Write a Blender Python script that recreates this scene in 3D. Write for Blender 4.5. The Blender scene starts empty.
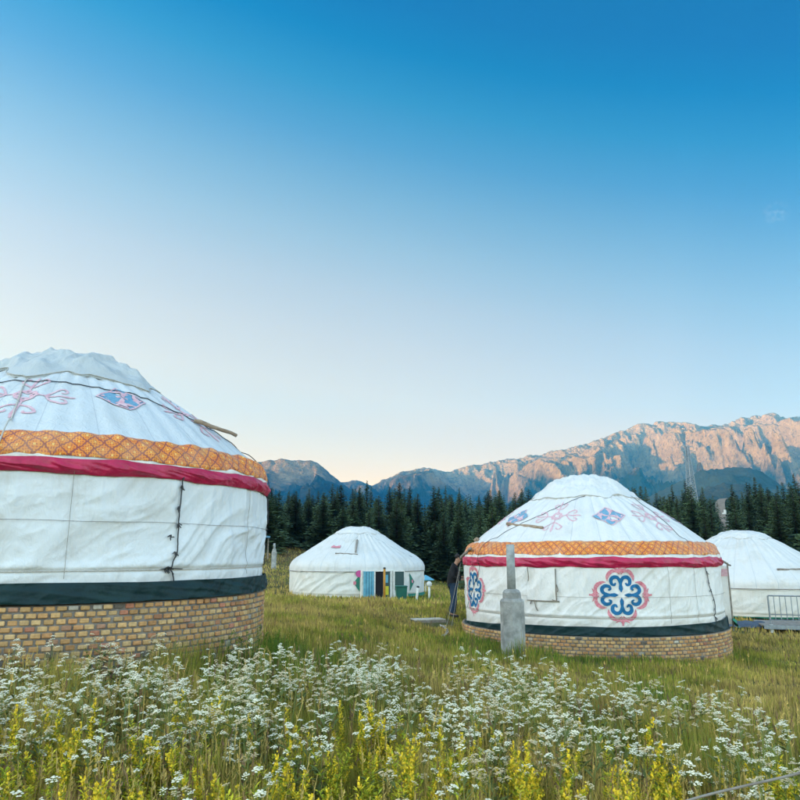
import bpy, math, random
import numpy as np
from mathutils import Vector, Matrix
random.seed(7); rng = np.random.default_rng(7)
PI = math.pi
S = bpy.context.scene
COL = S.collection

# ------------------------------------------------------------------ camera, sky, sun, exposure
CZ = 1.6
PITCH = math.radians(12.25)
cd = bpy.data.cameras.new('camera'); cam = bpy.data.objects.new('camera', cd); COL.objects.link(cam)
cam.location = (0, 0, CZ); cam.rotation_euler = (PI/2 + PITCH, 0, 0)
cd.sensor_width = 36; cd.lens = 31.5; cd.clip_start = 0.05; cd.clip_end = 30000
S.camera = cam

SUN_EL, SUN_AZ = 9.0, -92.0          # azimuth clockwise from the view direction (+Y)
sdir = Vector((math.sin(math.radians(SUN_AZ))*math.cos(math.radians(SUN_EL)),
               math.cos(math.radians(SUN_AZ))*math.cos(math.radians(SUN_EL)), math.sin(math.radians(SUN_EL))))
w = bpy.data.worlds.new('World'); S.world = w; w.use_nodes = True
nt = w.node_tree; N = nt.nodes; L = nt.links
bg = N['Background']; bg.inputs['Strength'].default_value = 0.15
sky = N.new('ShaderNodeTexSky'); sky.sky_type = 'NISHITA'; sky.sun_disc = False
sky.sun_elevation = math.radians(SUN_EL); sky.sun_rotation = math.radians(SUN_AZ)
sky.altitude = 1500; sky.air_density = 1.0; sky.dust_density = 0.6; sky.ozone_density = 1.5
# the clear evening sky: cream at the skyline, deep cyan-blue overhead, paler towards the sun's side
_tc = N.new('ShaderNodeTexCoord'); _sp = N.new('ShaderNodeSeparateXYZ'); L.new(_tc.outputs['Generated'], _sp.inputs[0])
def _m(op, a, b, clamp=False):
    n = N.new('ShaderNodeMath'); n.operation = op; n.use_clamp = clamp
    for i, v in enumerate((a, b)):
        if isinstance(v, (int, float)): n.inputs[i].default_value = v
        else: L.new(v, n.inputs[i])
    return n.outputs[0]
_x, _y, _z = _sp.outputs
_p = _m('ADD', _m('ADD', _z, _m('MULTIPLY', _x, .17)), _m('MULTIPLY', _m('MULTIPLY', _x, _x), .12))
_r = N.new('ShaderNodeValToRGB'); L.new(_p, _r.inputs[0])
SKYT = [(.05, (1.30, .63, .31)), (.156, (1.44, .69, .39)), (.212, (1.60, .755, .425)), (.281, (1.56, .79, .49)), (.348, (1.40, .80, .55)), (.412, (1.08, .775, .595)), (.472, (.72, .69, .615)),
        (.528, (.36, .575, .63)), (.58, (.12, .505, .625)), (.627, (.0, .385, .60)), (.669, (.0, .30, .57)), (.9, (.0, .27, .53))]
_e = _r.color_ramp.elements
while len(_e) < len(SKYT): _e.new(.5)
for _i, (_q, _c) in enumerate(SKYT): _e[_i].position = _q; _e[_i].color = (*_c, 1)
_mr = N.new('ShaderNodeMapRange'); _mr.inputs[1].default_value = .58; _mr.inputs[2].default_value = -.10; L.new(_y, _mr.inputs[0])
BACK = (4.6, 3.28, 2.42)                                     # gain added to the unseen sky overhead and behind, to brighten the foreground
_mx = N.new('ShaderNodeMix'); _mx.data_type = 'RGBA'; L.new(_mr.outputs[0], _mx.inputs[0]); L.new(_r.outputs[0], _mx.inputs[6]); _mx.inputs[7].default_value = (*BACK, 1)
_mu = N.new('ShaderNodeMix'); _mu.data_type = 'RGBA'; _mu.blend_type = 'MULTIPLY'; _mu.inputs[0].default_value = 1
L.new(sky.outputs[0], _mu.inputs[6]); L.new(_mx.outputs[2], _mu.inputs[7]); _tl = N.new('ShaderNodeMapRange'); _tl.inputs[1].default_value = -.5; _tl.inputs[2].default_value = .5; L.new(_x, _tl.inputs[0])
_tm = N.new('ShaderNodeValToRGB'); L.new(_tl.outputs[0], _tm.inputs[0]); _te = _tm.color_ramp.elements; _tm.color_ramp.interpolation = 'B_SPLINE'
TINT = [(0, (.93, 1, .95)), (.5, (.985, .975, .93)), (.86, (.64, .67, .71)), (1, (.55, .60, .65))]
while len(_te) < 4: _te.new(.5)
for _i, (_q, _c) in enumerate(TINT): _te[_i].position = _q; _te[_i].color = (*_c, 1)
_tt = N.new('ShaderNodeMix'); _tt.data_type = 'RGBA'; _tt.blend_type = 'MULTIPLY'; _tt.inputs[0].default_value = 1; L.new(_mu.outputs[2], _tt.inputs[6]); L.new(_tm.outputs[0], _tt.inputs[7])
_cd = Vector((.543, .93, .478)).normalized()
_dp = N.new('ShaderNodeVectorMath'); _dp.operation = 'DISTANCE'; L.new(_tc.outputs['Generated'], _dp.inputs[0]); _dp.inputs[1].default_value = _cd
_cn = N.new('ShaderNodeTexNoise'); _cn.inputs['Scale'].default_value = 110; _cn.inputs['Detail'].default_value = 6; L.new(_tc.outputs['Generated'], _cn.inputs['Vector'])
_cl = _m('MULTIPLY', _m('SUBTRACT', 1.0, _m('DIVIDE', _dp.outputs['Value'], .017), True), _m('MULTIPLY', _m('SUBTRACT', _cn.outputs['Fac'], .45, True), 5.0, True), True)
_cm = N.new('ShaderNodeMix'); _cm.data_type = 'RGBA'; L.new(_m('MULTIPLY', _cl, .13), _cm.inputs[0]); L.new(_tt.outputs[2], _cm.inputs[6]); _cm.inputs[7].default_value = (2.6, 2.7, 2.8, 1)
L.new(_cm.outputs[2], bg.inputs['Color'])
sl = bpy.data.lights.new('sun', 'SUN'); sun = bpy.data.objects.new('sun', sl); COL.objects.link(sun)
sl.energy = 4.9; sl.angle = math.radians(0.5); sl.color = (1.0, 0.55, 0.20)
sun.location = (-40, -10, 60); sun.rotation_euler = sdir.to_track_quat('Z', 'Y').to_euler()
S.view_settings.view_transform = 'Standard'; S.view_settings.look = 'None'
S.view_settings.gamma = 1.0; S.view_settings.use_curve_mapping = False
S.view_settings.exposure = 1.9
S.render.engine = 'CYCLES'
S.cycles.max_bounces = 6; S.cycles.diffuse_bounces = 3; S.cycles.glossy_bounces = 2
S.cycles.volume_bounces = 1; S.cycles.transparent_max_bounces = 8
S.cycles.use_denoising = True

# ------------------------------------------------------------------ helpers
def _hash(ix, iy, seed):
    n = (ix.astype(np.int64)*374761393 + iy.astype(np.int64)*668265263 + seed*974634777) & 0x7fffffff
    n = ((n ^ (n >> 13))*1274126177) & 0x7fffffff
    n = ((n ^ (n >> 16))*1103515245) & 0x7fffffff
    return (n >> 8) / float(0x7fffff)
def pn(x, y, seed=0):                      # gradient noise, about -1..1
    x = np.asarray(x, float); y = np.asarray(y, float)
    x, y = np.broadcast_arrays(x, y)
    ix = np.floor(x); iy = np.floor(y); fx = x-ix; fy = y-iy
    ux = fx*fx*fx*(fx*(fx*6-15)+10); uy = fy*fy*fy*(fy*(fy*6-15)+10)
    def g(dx, dy):
        a = _hash(ix+dx, iy+dy, seed)*2*PI
        return np.cos(a)*(fx-dx)+np.sin(a)*(fy-dy)
    a = g(0, 0)*(1-ux)+g(1, 0)*ux; b = g(0, 1)*(1-ux)+g(1, 1)*ux
    return (a*(1-uy)+b*uy)*1.5
def fbm(x, y, o=4, seed=0, gain=.5):
    t = 0; a = 1; f = 1
    for k in range(o):
        t = t+a*pn(x*f+17.3*k, y*f-9.1*k, seed+k); a *= gain; f *= 2.03
    return t
def ridged(x, y, o=5, seed=0, gain=.5):
    t = 0; a = 1; f = 1; wgt = 1; s = 0
    for k in range(o):
        n = 1-np.abs(pn(x*f+31.7*k, y*f+3.3*k, seed+k)); n = n*n
        t = t+a*n*wgt; wgt = np.clip(n*1.4, 0, 1); s += a; a *= gain; f *= 2.07
    return t/s
def sstep(a, b, x):
    t = np.clip((np.asarray(x, float)-a)/(b-a), 0, 1); return t*t*(3-2*t)

def new_mesh(name, V, F, mat=None, parent=None, uv=None, col=None, smooth=True):
    """V (n,3); F (m,3) or (m,4) array, or a list of tuples."""
    me = bpy.data.meshes.new(name)
    V = np.asarray(V, np.float32)
    if isinstance(F, np.ndarray) and F.ndim == 2:
        m, k = F.shape
        me.vertices.add(len(V)); me.vertices.foreach_set('co', V.ravel())
        me.loops.add(m*k); me.loops.foreach_set('vertex_index', F.astype(np.int32).ravel())
        me.polygons.add(m)
        me.polygons.foreach_set('loop_start', np.arange(0, m*k, k, dtype=np.int32))
        me.update(calc_edges=True)
    else:
        me.from_pydata([tuple(map(float, v)) for v in V], [], [tuple(int(i) for i in f) for f in F]); me.update()
    if smooth:
        me.polygons.foreach_set('use_smooth', np.ones(len(me.polygons), bool))
    if uv is not None:
        lay = me.uv_layers.new(name='UVMap'); li = np.empty(len(me.loops), np.int32)
        me.loops.foreach_get('vertex_index', li)
        lay.data.foreach_set('uv', np.asarray(uv, np.float32)[li].ravel())
    if col is not None:
        at = me.attributes.new('col', 'FLOAT_COLOR', 'POINT')
        c = np.ones((len(V), 4), np.float32); c[:, :3] = col; at.data.foreach_set('color', c.ravel())
    if mat is not None: me.materials.append(mat)
    o = bpy.data.objects.new(name, me); COL.objects.link(o)
    if parent is not None: o.parent = parent
    return o
def grid_faces(n, m, wrap=False):
    i = np.arange(n-1)[:, None]*m; j = np.arange(m-1)[None, :]
    a = (i+j).ravel(); F = np.stack([a, a+1, a+m+1, a+m], 1)
    if wrap:
        j = np.arange(n-1)*m
        F = np.vstack([F, np.stack([j+m-1, j, j+m, j+2*m-1], 1)])
    return F
class MB:
    def __init__(s): s.v = []; s.f = []; s.c = []; s.cc = (1, 1, 1)
    def add(s, V, F):
        b = len(s.v); s.v += [tuple(v) for v in V]; s.f += [tuple(i+b for i in f) for f in F]; s.c += [s.cc]*len(V)
    def box(s, c, d, rz=0, bev=0.0, M=None):
        x, y, z = d[0]/2, d[1]/2, d[2]/2
        if bev <= 0:
            V = [(-x,-y,-z),(x,-y,-z),(x,y,-z),(-x,y,-z),(-x,-y,z),(x,-y,z),(x,y,z),(-x,y,z)]
            F = [(3,2,1,0),(4,5,6,7),(0,1,5,4),(1,2,6,5),(2,3,7,6),(3,0,4,7)]
        else:
            q = bev; V = []
            for (zz, e) in ((-z, q), (-z+q, 0), (z-q, 0), (z, q)):
                V += [(-x+e,-y+q,zz),(-x+q,-y+e,zz),(x-q,-y+e,zz),(x-e,-y+q,zz),(x-e,y-q,zz),(x-q,y-e,zz),(-x+q,y-e,zz),(-x+e,y-q,zz)]
            F = [tuple(range(7, -1, -1)), tuple(range(24, 32))]
            for r in range(3):
                for k in range(8): F.append((r*8+k, r*8+(k+1) % 8, r*8+8+(k+1) % 8, r*8+8+k))
        ca, sa = math.cos(rz), math.sin(rz)
        V = [(c[0]+a*ca-b*sa, c[1]+a*sa+b*ca, c[2]+h) for a, b, h in V]
        if M is not None: V = [tuple(M @ Vector(v)) for v in V]
        s.add(V, F)
    def tube(s, P, r, n=6, cap=True):
        P = [Vector(p) for p in P]; m = len(P)
        if not hasattr(r, '__len__'): r = [r]*m
        V = []; F = []; prev = None
        for i, p in enumerate(P):
            t = (P[min(i+1, m-1)]-P[max(i-1, 0)])
            t = t.normalized() if t.length > 1e-9 else Vector((0, 0, 1))
            if prev is None: u = t.orthogonal().normalized()
            else:
                u = prev-t*prev.dot(t); u = u.normalized() if u.length > 1e-6 else t.orthogonal().normalized()
            prev = u; b = t.cross(u)
            for k in range(n):
                a = 2*PI*k/n; V.append(p+(u*math.cos(a)+b*math.sin(a))*r[i])
        for i in range(m-1):
            for k in range(n): F.append((i*n+k, i*n+(k+1) % n, (i+1)*n+(k+1) % n, (i+1)*n+k))
        if cap: F.append(tuple(range(n-1, -1, -1))); F.append(tuple((m-1)*n+k for k in range(n)))
        s.add(V, F)
    def lathe(s, prof, n=16, c=(0, 0, 0), a0=0, jit=0):
        V = []; F = []; m = len(prof)
        for r, z in prof:
            for k in range(n):
                a = a0+2*PI*k/n; q = r*(1+random.uniform(-jit, jit)); V.append((c[0]+q*math.cos(a), c[1]+q*math.sin(a), c[2]+z))
        for i in range(m-1):
            for k in range(n): F.append((i*n+k, i*n+(k+1) % n, (i+1)*n+(k+1) % n, (i+1)*n+k))
        F.append(tuple(range(n-1, -1, -1))); F.append(tuple((m-1)*n+k for k in range(n)))
        s.add(V, F)
    def build(s, name, mat, parent=None, smooth=False, colattr=False):
        return new_mesh(name, np.array(s.v), s.f, mat, parent, smooth=smooth, col=np.array(s.c) if colattr else None)
def tag(o, label=None, cat=None, group=None, kind=None):
    if label: o['label'] = label
    if cat: o['category'] = cat
    if group: o['group'] = group
    if kind: o['kind'] = kind
    return o
def empty(name, loc, rz=0):
    o = bpy.data.objects.new(name, None); o.empty_display_size = .2; COL.objects.link(o)
    o.location = loc; o.rotation_euler = (0, 0, rz); return o
def copy_tree(o, parent=None):
    c = o.copy(); COL.objects.link(c)
    if parent is not None: c.parent = parent
    for ch in KIDS.get(o.name, []): copy_tree(ch, c)
    return c
KIDS = {}
def reg(o):
    KIDS[o.name] = [x for x in COL.objects if x.parent == o]; return o

# ------------------------------------------------------------------ materials
def mk(name):
    m = bpy.data.materials.new(name); m.use_nodes = True
    return m, m.node_tree.nodes, m.node_tree.links, m.node_tree.nodes['Principled BSDF']
def nd(N, t, **kw):
    n = N.new(t)
    for k, v in kw.items(): setattr(n, k, v)
    return n
def math_(N, L, op, a, b=None, clamp=False):
    n = N.new('ShaderNodeMath'); n.operation = op; n.use_clamp = clamp
    for i, v in enumerate((a, b)):
        if v is None: continue
        if isinstance(v, (int, float)): n.inputs[i].default_value = v
        else: L.new(v, n.inputs[i])
    return n.outputs[0]
def mix_(N, L, f, a, b, blend='MIX'):
    n = N.new('ShaderNodeMix'); n.data_type = 'RGBA'; n.blend_type = blend
    for s, v in ((n.inputs[0], f), (n.inputs[6], a), (n.inputs[7], b)):
        if isinstance(v, (int, float)): s.default_value = v
        elif isinstance(v, tuple): s.default_value = (*v, 1) if len(v) == 3 else v
        else: L.new(v, s)
    return n.outputs[2]
def noise_(N, L, co, scale, detail=4, rough=.55, dist=0):
    n = N.new('ShaderNodeTexNoise'); n.inputs['Scale'].default_value = scale; n.inputs['Detail'].default_value = detail
    n.inputs['Roughness'].default_value = rough; n.inputs['Distortion'].default_value = dist
    if co is not None: L.new(co, n.inputs['Vector'])
    return n.outputs['Fac']
def ramp_(N, L, f, a, b):
    n = N.new('ShaderNodeMapRange'); n.inputs[1].default_value = a; n.inputs[2].default_value = b; n.interpolation_type = 'SMOOTHSTEP'
    L.new(f, n.inputs[0]); return n.outputs[0]
def mapping(N, L, co, scale=(1, 1, 1), rot=(0, 0, 0)):
    n = N.new('ShaderNodeMapping'); n.inputs['Scale'].default_value = scale; n.inputs['Rotation'].default_value = rot
    L.new(co, n.inputs['Vector']); return n.outputs[0]
def bump_(N, L, b, h, strength=.3, dist=.01):
    n = N.new('ShaderNodeBump'); n.inputs['Strength'].default_value = strength; n.inputs['Distance'].default_value = dist
    L.new(h, n.inputs['Height']); L.new(n.outputs[0], b.inputs['Normal']); return n
def simple(name, c1, c2=None, scale=6, rough=.8, bump=.2, bd=.01, metal=0, spec=.3, detail=5):
    m, N, L, b = mk(name); co = nd(N, 'ShaderNodeTexCoord').outputs['Object']
    c2 = c2 or tuple(x*.75 for x in c1)
    f = noise_(N, L, co, scale, detail, .6)
    L.new(mix_(N, L, ramp_(N, L, f, .32, .68), c1, c2), b.inputs['Base Color'])
    b.inputs['Roughness'].default_value = rough; b.inputs['Metallic'].default_value = metal
    b.inputs['Specular IOR Level'].default_value = spec
    if bump: bump_(N, L, b, noise_(N, L, co, scale*5, 4), bump, bd)
    return m
def attr_mat(name, rough=.7, trans=0, var=.0, spec=.2):
    m, N, L, b = mk(name)
    a = nd(N, 'ShaderNodeAttribute', attribute_name='col')
    c = a.outputs['Color']
    if var:
        co = nd(N, 'ShaderNodeTexCoord').outputs['Object']
        f = noise_(N, L, co, 30, 4)
        c = mix_(N, L, var, c, mix_(N, L, f, (.2, .2, .2), (1.3, 1.3, 1.3)), 'MULTIPLY')
    L.new(c, b.inputs['Base Color']); b.inputs['Roughness'].default_value = rough
    b.inputs['Specular IOR Level'].default_value = spec
    if trans:
        t = nd(N, 'ShaderNodeBsdfTranslucent'); L.new(c, t.inputs['Color'])
        ms = nd(N, 'ShaderNodeMixShader'); ms.inputs[0].default_value = trans
        L.new(b.outputs[0], ms.inputs[1]); L.new(t.outputs[0], ms.inputs[2])
        L.new(ms.outputs[0], N['Material Output'].inputs['Surface'])
    return m
def canvas_mat(name, base=(.74, .73, .69), dirt=(.50, .44, .34), amount=.5, seams=0, seamcol=(.42, .45, .47)):
    m, N, L, b = mk(name); tc = nd(N, 'ShaderNodeTexCoord'); co = tc.outputs['Object']
    f1 = noise_(N, L, co, 1.6, 6, .62, .6)
    f2 = noise_(N, L, mapping(N, L, co, (7, 7, .8)), 1.5, 5, .6, .2)
    f3 = noise_(N, L, co, 38, 3, .6)
    c = mix_(N, L, math_(N, L, 'MULTIPLY', ramp_(N, L, f1, .48, .8), amount), base, dirt)
    c = mix_(N, L, math_(N, L, 'MULTIPLY', ramp_(N, L, f2, .52, .82), amount*.6), c, dirt)
    c = mix_(N, L, math_(N, L, 'MULTIPLY', f3, .16), c, (.52, .52, .50))
    so = nd(N, 'ShaderNodeSeparateXYZ'); L.new(co, so.inputs[0])       # soil splashed on the lowest hand of the cloth
    sp_ = math_(N, L, 'MULTIPLY', ramp_(N, L, math_(N, L, 'ADD', so.outputs[2], math_(N, L, 'MULTIPLY', f1, .5)), .68, .3), .45)
    c = mix_(N, L, sp_, c, dirt)
    sep = nd(N, 'ShaderNodeSeparateXYZ'); L.new(tc.outputs['UV'], sep.inputs[0])
    h = noise_(N, L, co, 5, 6, .62, 1.2)
    h2 = noise_(N, L, mapping(N, L, co, (3, 3, 1.2), (.3, .2, .5)), 3.2, 5, .55, 1.5)
    hh = math_(N, L, 'ADD', math_(N, L, 'MULTIPLY', h, .5), math_(N, L, 'MULTIPLY', h2, 1.0))
    if seams:
        fr = math_(N, L, 'FRACT', math_(N, L, 'MULTIPLY', sep.outputs[0], seams))
        d = math_(N, L, 'ABSOLUTE', math_(N, L, 'SUBTRACT', fr, .5))
        wv = math_(N, L, 'ADD', .006, math_(N, L, 'MULTIPLY', f1, .008))
        ln = math_(N, L, 'LESS_THAN', d, wv)
        c = mix_(N, L, math_(N, L, 'MULTIPLY', ln, .75), c, seamcol)
        # the overlapped cloth beside a seam is doubled and sits a little higher
        st = math_(N, L, 'MULTIPLY', math_(N, L, 'LESS_THAN', d, .03), .35)
        hh = math_(N, L, 'ADD', hh, st)
    L.new(c, b.inputs['Base Color']); b.inputs['Roughness'].default_value = .62
    b.inputs['Specular IOR Level'].default_value = .35
    bump_(N, L, b, hh, .55, .03)
    return m
def brocade_mat():
    m, N, L, b = mk('orange_brocade'); tc = nd(N, 'ShaderNodeTexCoord'); co = tc.outputs['Object']
    sep = nd(N, 'ShaderNodeSeparateXYZ'); L.new(tc.outputs['UV'], sep.inputs[0]); u, v = sep.outputs[0], sep.outputs[1]
    p = .17; n0 = noise_(N, L, co, 14, 2)
    wp = noise_(N, L, co, 5, 3); u = math_(N, L, 'ADD', u, math_(N, L, 'MULTIPLY', wp, .10)); v = math_(N, L, 'ADD', v, math_(N, L, 'MULTIPLY', noise_(N, L, co, 3.3, 3), .12))
    A = math_(N, L, 'DIVIDE', math_(N, L, 'ADD', u, v), p); B = math_(N, L, 'DIVIDE', math_(N, L, 'SUBTRACT', u, v), p)
    fa = math_(N, L, 'ABSOLUTE', math_(N, L, 'SUBTRACT', math_(N, L, 'FRACT', A), .5))
    fb = math_(N, L, 'ABSOLUTE', math_(N, L, 'SUBTRACT', math_(N, L, 'FRACT', B), .5))
    mx = math_(N, L, 'MAXIMUM', fa, fb)
    line = ramp_(N, L, mx, .425, .46)
    sa = math_(N, L, 'SINE', math_(N, L, 'MULTIPLY', A, 6*PI)); sb = math_(N, L, 'SINE', math_(N, L, 'MULTIPLY', B, 6*PI))
    dots = ramp_(N, L, math_(N, L, 'MULTIPLY', sa, sb), .18, .5)
    cross = math_(N, L, 'LESS_THAN', math_(N, L, 'ADD', fa, fb), .13)
    oran = mix_(N, L, ramp_(N, L, noise_(N, L, co, 7, 4), .35, .65), (.72, .20, .010), (.80, .29, .018))
    c = mix_(N, L, math_(N, L, 'MULTIPLY', dots, .85), oran, (.40, .05, .02))
    c = mix_(N, L, cross, c, (.85, .5, .12))
    c = mix_(N, L, math_(N, L, 'MULTIPLY', line, .85), c, (.2, .03, .045))
    c = mix_(N, L, math_(N, L, 'MULTIPLY', ramp_(N, L, noise_(N, L, co, 2.2, 5), .45, .75), .35), c, (.55, .38, .22))
    L.new(c, b.inputs['Base Color']); b.inputs['Roughness'].default_value = .42; b.inputs['Specular IOR Level'].default_value = .5
    b.inputs['Sheen Weight'].default_value = .15
    bump_(N, L, b, math_(N, L, 'ADD', noise_(N, L, mapping(N, L, co, (1, 1, .5)), 9, 5, .6, .5), math_(N, L, 'MULTIPLY', line, -.15)), .5, .02)
    return m
M = {}
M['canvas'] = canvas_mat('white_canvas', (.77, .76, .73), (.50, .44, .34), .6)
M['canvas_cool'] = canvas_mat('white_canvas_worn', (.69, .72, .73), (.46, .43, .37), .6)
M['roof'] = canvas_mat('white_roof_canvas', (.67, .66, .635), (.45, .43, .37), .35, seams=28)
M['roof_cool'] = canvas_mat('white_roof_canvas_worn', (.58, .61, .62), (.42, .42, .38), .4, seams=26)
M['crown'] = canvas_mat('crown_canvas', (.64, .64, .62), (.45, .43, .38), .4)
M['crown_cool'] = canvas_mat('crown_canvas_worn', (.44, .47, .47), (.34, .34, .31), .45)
M['canvas_far'] = canvas_mat('cream_canvas', (.72, .70, .64), (.48, .40, .28), .55)
M['roof_far'] = canvas_mat('cream_roof_canvas', (.64, .63, .60), (.45, .40, .31), .5, seams=30)
M['brocade'] = brocade_mat()
M['crimson'] = simple('crimson_satin', (.50, .012, .075), (.36, .008, .05), 5, .42, .5, .02, spec=.5)
M['trim'] = simple('white_trim_cloth', (.76, .74, .70), (.62, .58, .52), 8, .7, .3, .01)
M['teal'] = simple('dark_teal_tarp', (.003, .020, .024), (.006, .032, .034), 3, .6, .45, .02, spec=.25)
M['pink'] = simple('faded_pink_print', (.58, .14, .19), (.64, .30, .33), 26, .75, .1)
M['palepink'] = simple('pale_pink_print', (.61, .32, .37), (.66, .48, .51), 22, .75, .1)
M['blue'] = simple('blue_print', (.006, .105, .26), (.01, .16, .34), 18, .65, .1)
M['paleblue'] = simple('pale_blue_print', (.10, .28, .42), (.20, .36, .46), 20, .7, .1)
M['cord'] = simple('black_cord', (.03, .035, .04), (.07, .07, .07), 30, .8, .2)
M['rope'] = simple('hemp_rope', (.36, .29, .19), (.24, .19, .12), 40, .9, .4)
M['palerope'] = simple('pale_rope', (.52, .50, .45), (.38, .36, .32), 40, .9, .4)
M['wood'] = simple('weathered_wood', (.36, .27, .19), (.22, .16, .11), 9, .8, .4)
M['graywood'] = simple('grey_wood', (.30, .27, .23), (.2, .17, .14), 9, .8, .4)
M['concrete'] = simple('weathered_concrete', (.41, .41, .385), (.21, .215, .20), 4, .9, .6, .02, detail=9)
M['pipe'] = simple('cement_pipe', (.36, .38, .37), (.22, .235, .23), 6, .8, .35)
M['mortar'] = simple('mortar', (.24, .21, .17), (.13, .115, .095), 12, .95, .6, .01)
M['brick'] = attr_mat('yellow_brick', .9, 0, .75)
M['grass'] = attr_mat('grass_blades', .65, .3)
M['leaf'] = attr_mat('herb_leaves', .6, .3)
M['petal'] = attr_mat('petals', .6, .05)
M['metal'] = simple('galvanised_steel', (.30, .34, .36), (.22, .25, .27), 12, .5, .1, metal=.4)
M['whitepaint'] = simple('white_paint', (.76, .75, .70), (.6, .58, .52), 8, .6, .1)
M['orangepaint'] = simple('ochre_paint', (.52, .25, .03), (.4, .18, .03), 8, .6, .2)
M['greenplastic'] = simple('green_plastic', (.01, .13, .09), (.012, .09, .07), 4, .4, .1, spec=.5)
M['greencloth'] = simple('green_cloth', (.02, .20, .13), (.03, .14, .10), 5, .7, .3)
M['bluedoor'] = simple('light_blue_door', (.16, .42, .52), (.10, .32, .43), 6, .6, .2)
M['dark'] = simple('shade_black', (.015, .015, .018), None, 4, .9, 0)
M['yellow'] = simple('yellow_cloth', (.62, .56, .04), (.5, .42, .03), 4, .6, .2)
M['magenta'] = simple('magenta_cloth', (.62, .10, .32), (.5, .08, .25), 4, .6, .2)
M['bluesheet'] = simple('blue_tarp', (.09, .12, .16), (.06, .08, .11), 4, .5, .6, .05)
M['skin'] = simple('skin', (.42, .24, .16), None, 8, .6, 0)
M['hair'] = simple('black_hair', (.015, .012, .01), None, 30, .6, .3)
M['jacket'] = simple('black_jacket', (.006, .007, .009), (.012, .013, .015), 8, .8, .4, .01)
M['jeans'] = simple('blue_jeans', (.012, .03, .06), (.025, .05, .09), 10, .85, .3)
M['shoe'] = simple('dark_shoe', (.03, .03, .032), None, 8, .6, 0)
def glass_mat():
    m, N, L, b = mk('window_glass'); b.inputs['Base Color'].default_value = (.05, .09, .09, 1)
    b.inputs['Roughness'].default_value = .06; b.inputs['Specular IOR Level'].default_value = .8; return m
M['glass'] = glass_mat()
def bark_mat(): return simple('spruce_bark', (.06, .052, .045), (.035, .03, .026), 6, .9, .4)
M['bark'] = bark_mat()
M['needles'] = attr_mat('spruce_needles', .7, .12)

# ------------------------------------------------------------------ ground shape
CP = np.array([  # x, y, height relative to the eye
 (0,-6,-1.6),(-8,-6,-1.3),(8,-6,-1.9),(0,0,-1.6),(-4,1,-1.45),(4,1,-1.85),(0,3.2,-1.6),(-3,3.5,-1.5),(3,3.5,-1.8),
 (-3.6,7.3,-1.38),(-6.5,8,-1.27),(-1.7,8.7,-1.55),(-5,10.2,-1.3),(-3.5,6.2,-1.42),(-2,12.5,-1.45),(-8,14,-1.2),(1.2,8,-1.72),(4,7.5,-1.98),(8,8,-2.2),
 (4.1,15.2,-2.2),(1.6,16.5,-2.0),(2.3,15.0,-2.13),(1.6,19.2,-2.0),(7.9,17.4,-2.42),(5,19,-2.2),(1.5,20.6,-1.76),(12,16,-2.55),
 (5,24,-2.0),(-2,30,-1.92),(-5.5,32,-1.8),(1.5,33,-2.0),(12.3,25.6,-2.38),(16,29,-2.4),(9,25,-2.3),(20,24,-2.6),
 (0,45,-2.2),(-8,42,-1.0),(-11,52,.2),(-14,62,1.2),(-22,60,2.0),(-3,55,-1.6),(5,60,-2.9),(25,58,-3.0),(45,60,-3),(40,30,-3),
 (-20,20,-1),(-25,40,0),(-30,0,-1),(0,-30,-1.5),(30,-10,-2.5),(-35,90,4),(0,95,-1.5),(40,95,-2.0),(80,95,-2)], float)
_c = 2.5
def _phi(r2): return np.sqrt(r2+_c*_c)
_A = _phi(((CP[:, None, :2]-CP[None, :, :2])**2).sum(-1)); _n = len(CP)
_K = np.zeros((_n+1, _n+1)); _K[:_n, :_n] = _A+np.eye(_n)*-.15; _K[:_n, _n] = 1; _K[_n, :_n] = 1
_W = np.linalg.solve(_K, np.append(CP[:, 2], 0))
def hgt(x, y):
    x = np.asarray(x, float); y = np.asarray(y, float)
    x, y = np.broadcast_arrays(x, y); sh = x.shape; x = x.ravel(); y = y.ravel()
    out = np.empty(len(x))
    for i in range(0, len(x), 60000):
        a = x[i:i+60000]; b = y[i:i+60000]
        out[i:i+60000] = _phi((a[:, None]-CP[None, :, 0])**2+(b[:, None]-CP[None, :, 1])**2) @ _W[:_n]+_W[_n]
    r = np.hypot(x, y); k = sstep(80, 150, r)
    far = -2+fbm(x/160, y/160, 3, 5)*3+26*np.exp(-(((x-150)/80)**2+((y-300)/110)**2))-r*.004
    out = out*(1-k)+far*k
    out = out+(fbm(x/2.2, y/2.2, 3, 11)*.05)*(1-sstep(60, 120, r))
    return (out+CZ).reshape(sh)
def hz(x, y): return float(hgt(np.array([x]), np.array([y]))[0])

def ground_mat():
    m, N, L, b = mk('meadow_soil'); co = nd(N, 'ShaderNodeTexCoord').outputs['Object']
    f1 = noise_(N, L, co, .35, 6, .6); f2 = noise_(N, L, co, 6, 6, .65); f3 = noise_(N, L, co, 60, 3)
    c = mix_(N, L, ramp_(N, L, f1, .35, .65), (.135, .12, .05), (.09, .105, .032))
    c = mix_(N, L, ramp_(N, L, f2, .45, .7), c, (.21, .165, .085))
    c = mix_(N, L, math_(N, L, 'MULTIPLY', f3, .45), c, (.06, .06, .025))
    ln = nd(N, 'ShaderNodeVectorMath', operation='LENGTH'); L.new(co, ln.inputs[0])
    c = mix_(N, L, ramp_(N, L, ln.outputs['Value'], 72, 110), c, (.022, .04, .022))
    L.new(c, b.inputs['Base Color']); b.inputs['Roughness'].default_value = .95; b.inputs['Specular IOR Level'].default_value = .1
    bump_(N, L, b, math_(N, L, 'ADD', f2, f3), .8, .04); return m
nr, na = 300, 360
rr = np.concatenate([[0.0], np.geomspace(.4, 9000, nr-1)])
aa = np.linspace(0, 2*PI, na, endpoint=False)
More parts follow.
